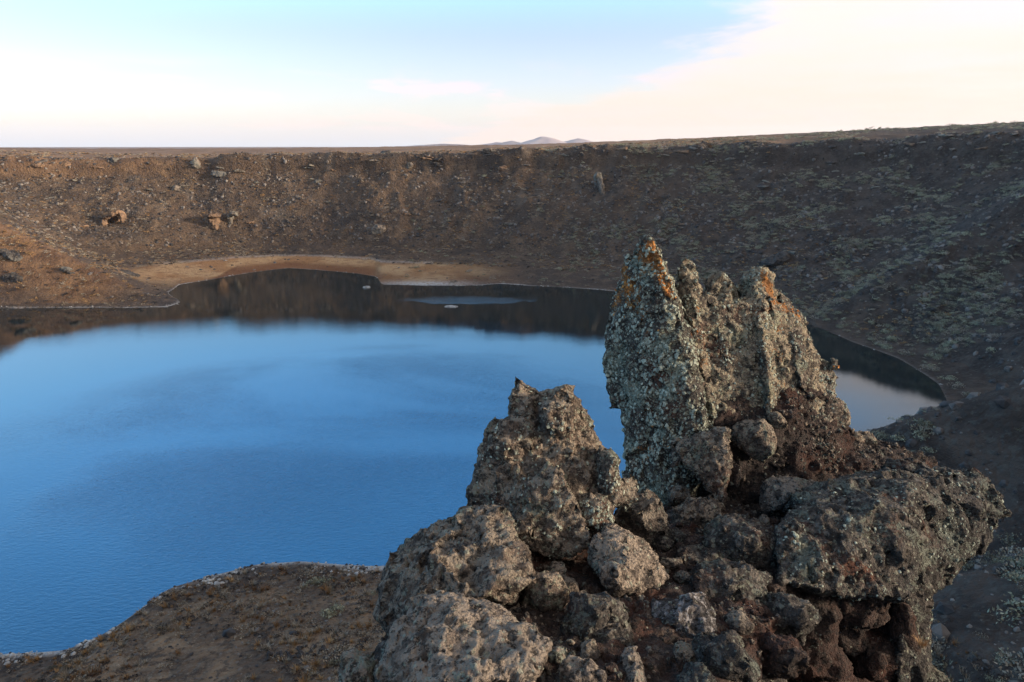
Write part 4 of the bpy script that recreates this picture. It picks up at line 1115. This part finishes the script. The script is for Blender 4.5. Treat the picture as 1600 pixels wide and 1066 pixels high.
far_rock("cave_rock", 178, 345, 12, 7, "rock with a small slanting cave mouth low on the left far wall", M_farochre, 0.0, 811, 0.1, extra=((-2, -9, 14, 3.5, 0.42, -14), (13, -6, 4, 9, 0.1, -12), (-14, 3, 5, 7, 0, -12)))
far_rock("rock_buttress", 334, 352, 12, 15, "ochre rock buttress with a flat brow, left of a narrow dark niche", M_farochre, 0.0, 821, extra=((0, -15, 13, 3, 0.05, -8),))
far_rock("rock_niche", 362, 346, 4, 14, "narrow rock with a dark niche, right of the ochre buttress", M_farrock, 0.0, 831, extra=((4, -12, 7, 3, -0.3, -8),))
far_rock("boulder", 305, 257, 8, 9, "pale pointed rock hanging just below the far rim at left", None, 0.3, 841)
far_rock("boulder", 276, 296, 6, 5, "pale block below the pale pointed rock on the far wall", None, 0.0, 851)
far_rock("boulder", 60, 259, 10, 4, "flat reddish rock leftmost along the sunlit rim", M_farochre, 0.0, 861)
far_rock("boulder", 100, 258, 9, 4.5, "reddish double rock in the sunlit rim left of the dark one", M_farochre, 0.1, 871)
far_rock("boulder", 176, 252, 10, 5, "dark rock in the sunlit rim right of the reddish double rock", M_fardark, 0.0, 881)
far_rock("boulder", 345, 272, 14, 5, "dark ledge under the far rim, right of the pale pointed rock", M_fardark, -0.15, 891)
far_rock("boulder", 498, 285, 7, 5, "small dark rock halfway up the middle of the far wall", M_fardark, 0.0, 901)
far_rock("boulder", 640, 260, 6, 5, "small pale rock near the rim in the middle of the far wall", None, 0.0, 911)
far_rock("boulder", 785, 264, 8, 5, "tan rock near the rim below the distant hills", M_farochre, 0.2, 921)
far_rock("boulder", 592, 360, 12, 8, "grey rock at the foot of the far wall, above the mudflat", None, 0.0, 931)
far_rock("boulder", 764, 237, 9, 5, "greenish rock breaking the rim left below the distant hills", None, 0.0, 941)
far_rock("boulder", 605, 240, 10, 5, "dark rock breaking the rim in the middle of the skyline", M_fardark, 0.0, 951)
far_rock("rock_rib", 940, 300, 4, 24, "long pale rib of rock running down the far wall behind the spire's top", None, 0.12, 961, extra=((-6, -24, 6, 7, 0.5, 0),))
far_rock("rock_slab", 1214, 406, 24, 8, "dark tilted slab jutting from the slope above the spire's right pinnacle", M_fardark, 0.38, 971, 0.6)
far_rock("rock_rib", 30, 402, 26, 5, "upper dark rocky rib on the ochre spur at left", M_fardark, -0.4, 981, 0.3, extra=((26, 13, 16, 4, -0.45, 0), (-22, -8, 10, 4, -0.4, 0), (48, 26, 10, 3, -0.4, 0)))
far_rock("rock_rib", 25, 436, 20, 6, "lower dark rocky rib on the left spur, near the picture's edge", M_fardark, -0.3, 991, 0.3)
far_rock("boulder", 112, 425, 15, 3.5, "dark rock farthest down the ochre spur", M_fardark, -0.4, 1001, 0.3)
far_rock("boulder", 200, 428, 18, 3.5, "dark flat rocks near the tip of the left spur", M_fardark, -0.25, 1011, 0.3)
far_rock("boulder", 341, 913, 6, 4.5, "single pale boulder on the near peninsula close to the waterline", M_shorest, 0.2, 1021, 0.4)
for px_, py_, hx, hz_, lb in ((573, 450, 7, 0.5, "small white rock standing in the lake left of the mudflat"), (705, 480, 13, 0.35, "low white bar of stones in the water before the mudflat")):
    c = ground_hit(px_, py_); dep = c.y * CP - (c.z - CAMH) * SP; k = dep / FPX
    pts = [Vector((c.x + math.cos(a) * hx * k * rr_, c.y + math.sin(a) * 2.0 * rr_, zz)) for a, rr_, zz in [(i * 0.7, 1.0, -0.5) for i in range(9)] + [(i * 0.9, 0.75, hz_) for i in range(7)]]
    rock("islet", [pts], 0.22, M_shorest, lb, "islet", seed=1031, S=5.0, feat=0.4, rough=0.5)

# a thinner sprinkling of lichen crust on the other big rocks
for i, ch in enumerate(list(lp.children) + list(cr.children)):
    if ch.name.startswith("back_wall"): continue
    crust("lichen", ch, M_crust, 500 if ch.parent == lp else 800, 0.005, 0.024, 970 + i, 0.15)

# ledges of rock along the rim and outcrops showing through the scree
def wall_rocks():
    rg_ = np.random.default_rng(17)
    protos = []
    for k, m in enumerate((M_farrock, M_fardark, M_farochre, M_farrock)):
        rr_ = random.Random(300 + k)
        ch = [[(rr_.gauss(0, 1) * 0.5 + ox, rr_.gauss(0, 0.4), rr_.uniform(-0.5, 0.5)) for _ in range(14)] for ox in (-0.7, 0.0, 0.8)]
        me = voxel(hull_mesh(ch), 0.09); weather(me, feat=0.4, rough=1.0, knob=0.6, seed=1400 + k, S=2.2)
        me.materials.append(m); me.name = "rock_ledge"; protos.append(me)
    LB = (("grey ledge of rock", "dark ledge of rock", "ochre ledge of rock", "broken grey ledge of rock"), ("pale outcrop of rock", "dark outcrop of rock", "ochre outcrop of rock", "small grey outcrop of rock"))
    for i in range(110):
        rim = i < 48
        th = R(float(rg_.uniform(8, 142)))
        rf_, _ = periodic(FOOT, 1, np.array([th]), 5); r2, _, _ = periodic(RIM, 2, np.array([th]), 6)
        f = float(rg_.uniform(0.90, 1.0)) if rim else float(rg_.uniform(0.15, 0.88))
        r_ = rf_[0] + (r2[0] - rf_[0]) * f
        x, y = CX + r_ * math.cos(th), CY + r_ * math.sin(th)
        z = float(terrain(np.array([x]), np.array([y]))[0][0])
        k = int(rg_.integers(0, 4)); sc_ = float(rg_.uniform(0.9, 2.3)) * (1.0 if rim else 0.8)
        o = link("rock_ledge" if rim else "rock_outcrop", protos[k])
        o.location = (x, y, z - 0.1 * sc_); o.rotation_euler = (float(rg_.uniform(-.2, .2)), float(rg_.uniform(-.3, .3)), th + math.pi / 2 + float(rg_.uniform(-.4, .4)))
        o.scale = (sc_ * 1.3, sc_, sc_ * float(rg_.uniform(0.6, 1.1)))
        tag(o, LB[0 if rim else 1][k] + (" breaking the slope just under the far crater rim" if rim else " showing through the scree of the far crater wall"), "rock", "rock ledges along the far crater rim" if rim else "outcrops in the scree of the crater wall")
wall_rocks()

# letters laid out in dark stones on the near peninsula
LETTERS = [("M", [(419, 1033), (421, 1022), (430, 1026), (438, 1020), (445, 1032)]), ("L", [(450, 1019), (453, 1028), (467, 1027)]),
           ("F", [(472, 1025), (466, 1014), (478, 1012)]), ("L", [(492, 1012), (484, 1022), (478, 1028), (490, 1026)]), ("A", [(498, 1022), (505, 1013), (511, 1021)])]
lstone = stone_mesh("letter_stone", M_stoned, 41, 1)
for ch_, st_ in LETTERS:
    pts3 = [ground_hit(*q_) for q_ in st_]
    root = empty("stone_letter", pts3[0])
    tag(root, None, "stone letter", "letters laid out in stones on the near peninsula")
    root['label'] = {"M": "letter M of dark stones, first of the word laid on the near peninsula", "F": "letter F of dark stones, third of the word on the near peninsula", "A": "letter A of dark stones, last of the word on the near peninsula"}.get(ch_, "letter L of dark stones, between the M and the F on the peninsula" if st_[0][0] < 470 else "letter L of dark stones, between the F and the A on the peninsula")
    for a, b in zip(pts3[:-1], pts3[1:]):
        nst = max(2, int((b - a).length / 0.42))
        for i in range(nst + 1):
            q_ = a.lerp(b, i / nst)
            zz = terrain(np.array([q_.x]), np.array([q_.y]))[0][0]
            o = link("stone", lstone, parent=root)
            o.location = Vector((q_.x + rg.normal(0, .04), q_.y + rg.normal(0, .04), zz + 0.10)) - root.location
            sc_ = float(rg.uniform(0.22, 0.36)); o.scale = (sc_, sc_, sc_); o.rotation_euler = (0, 0, float(rg.uniform(0, 6.28)))

# dry tufts growing on the boulders
for px_, py_, dep, h_, lb in ((640, 998, 4.78, 0.11, "tan dry grass tuft growing on the left side of the largest pale boulder"), (1440, 1010, 6.85, 0.10, "dry yellow tuft clinging to the pillar under the overhanging crag")):
    o = link("grass_tuft", tussock("grass_tuft", M_straw, 90, px_, 0.06, h_, 0.0022))
    o.location = pix(px_, py_, dep); tag(o, lb, "grass tuft")

# loose stones and gravel lying on the outcrop between the rocks
def loose():
    rg_ = np.random.default_rng(5)
    protos = []
    for k, m in enumerate((M_grey, M_red, M_pale, M_dark, M_grey)):
        me = voxel(hull_mesh([[tuple(Vector(p) * 0.12) for p in [(math.cos(i * 2.4) * math.sqrt(1 - z * z) * 1.1, math.sin(i * 2.4) * math.sqrt(1 - z * z) * 0.85, z * 0.7) for i, z in enumerate(np.linspace(-1, 1, 15) + 0)]]]), 0.013)
        weather(me, feat=0.16, rough=1.2, knob=0.6, seed=1200 + k, S=0.8)
        me.materials.append(m); me.name = "stone"
        protos.append(me)
    near = [o for o in COL.objects if o.type == 'MESH' and len(o.modifiers) == 0 and len(o.data.vertices) > 3000 and o.name not in ('ground', 'lake_water')
            and ((o.parent.location if o.parent else o.location) - camo.location).length < 30]
    bpy.context.view_layer.update()
    inv = [(o, o.matrix_world.translation.copy()) for o in near]
    def cast(p, d, dist):
        best = None
        for o, off in inv:
            ok_, h_, n_, _ = o.ray_cast(p - off, d, distance=dist)
            if ok_ and (best is None or (h_ + off - p).length < best[3]):
                best = (h_ + off, n_, o, (h_ + off - p).length)
        return best
    oks = {c.name for c in oc.children} | {c.name for c in sp.children if c.name.startswith("spire_base")}
    LAB = ["brown stone lying loose on the red-brown scoria of the outcrop", "rusty stone lying loose on the red-brown scoria of the outcrop", "pale stone lying loose on the red-brown scoria of the outcrop", "dark stone lying loose on the red-brown scoria of the outcrop", "lichened brown stone lying loose on the scoria of the outcrop"]
    n = 0
    for _ in range(2500):
        if n >= 95: break
        x, y = rg_.uniform(-1.2, 5.2), rg_.uniform(3.0, 10.2)
        b_ = cast(Vector((x, y, 62)), Vector((0, 0, -1)), 12.0)
        if b_ is None or b_[2].name not in oks or b_[1].z < 0.45: continue
        hit = b_[0]
        r = 0.35 + 1.1 * float(rg_.uniform(0, 1)) ** 2.2
        eye = Vector((0, 0, CAMH)); tip = hit + Vector((0, 0, 0.09 * r)); d = tip - eye
        if cast(eye, d.normalized(), d.length - 0.02) is not None: continue
        k = int(rg_.integers(0, 5))
        o = link("stone", protos[k])
        o.location = hit + Vector((0, 0, 0.035 * r)); o.scale = (r * rg_.uniform(0.8, 1.2), r * rg_.uniform(0.8, 1.2), r * rg_.uniform(0.75, 1.1))
        o.rotation_euler = (rg_.uniform(-.5, .5), rg_.uniform(-.5, .5), rg_.uniform(0, 6.28))
        tag(o, LAB[k], "stone", "loose stones lying between the rocks of the outcrop")
        n += 1
    P_, N_ = [], []
    for c in [c for c in oc.children if not c.name.startswith('cliff')] + [c for c in sp.children if c.name.startswith("spire_base")]:
        co = get_co(c.data) + np.array(c.parent.location); no = get_no(c.data)
        m = (no[:, 2] > 0.35) & (co[:, 2] > 52.5) & (rg_.uniform(0, 1, len(co)) < 0.5 * sstep(fbm(co / 0.6, 2, 1300), -0.3, 0.3))
        P_.append(co[m])
    P_ = np.concatenate(P_); P_ = P_[rg_.permutation(len(P_))[:9000]]
    n = len(P_)
    grit = [stone_mesh("gravel_stone", m, 1310 + i, 1) for i, m in enumerate((M_grey, M_red, M_dark, M_pale))]
    scatter("gravel", P_, 0.008 + 0.034 * rg_.uniform(0, 1, n) ** 3, rg_.uniform(0, 6.28, (n, 3)), rg_.integers(0, 4, n), grit, "reddish-brown gravel lying between the boulders of the outcrop", "gravel")
loose()

# ------------------------------------------------------------------ air
def haze():
    bm = bmesh.new(); bmesh.ops.create_cube(bm, size=1.0)
    for v in bm.verts:
        v.co = Vector((v.co.x * 30000, v.co.y * 30000, (v.co.z + 0.5) * 420 - 14))
    me = bpy.data.meshes.new("haze"); bm.to_mesh(me); bm.free()
    m = bpy.data.materials.new("haze"); m.use_nodes = True
    nt = m.node_tree; nt.nodes.clear()
    o_ = nt.nodes.new('ShaderNodeOutputMaterial'); v_ = nt.nodes.new('ShaderNodeVolumePrincipled')
    v_.inputs['Color'].default_value = (0.86, 0.88, 0.95, 1); v_.inputs['Density'].default_value = 2.5e-5; v_.inputs['Anisotropy'].default_value = 0.2
    nt.links.new(v_.outputs[0], o_.inputs['Volume'])
    tag(link("haze", me, m), kind='stuff')
haze()
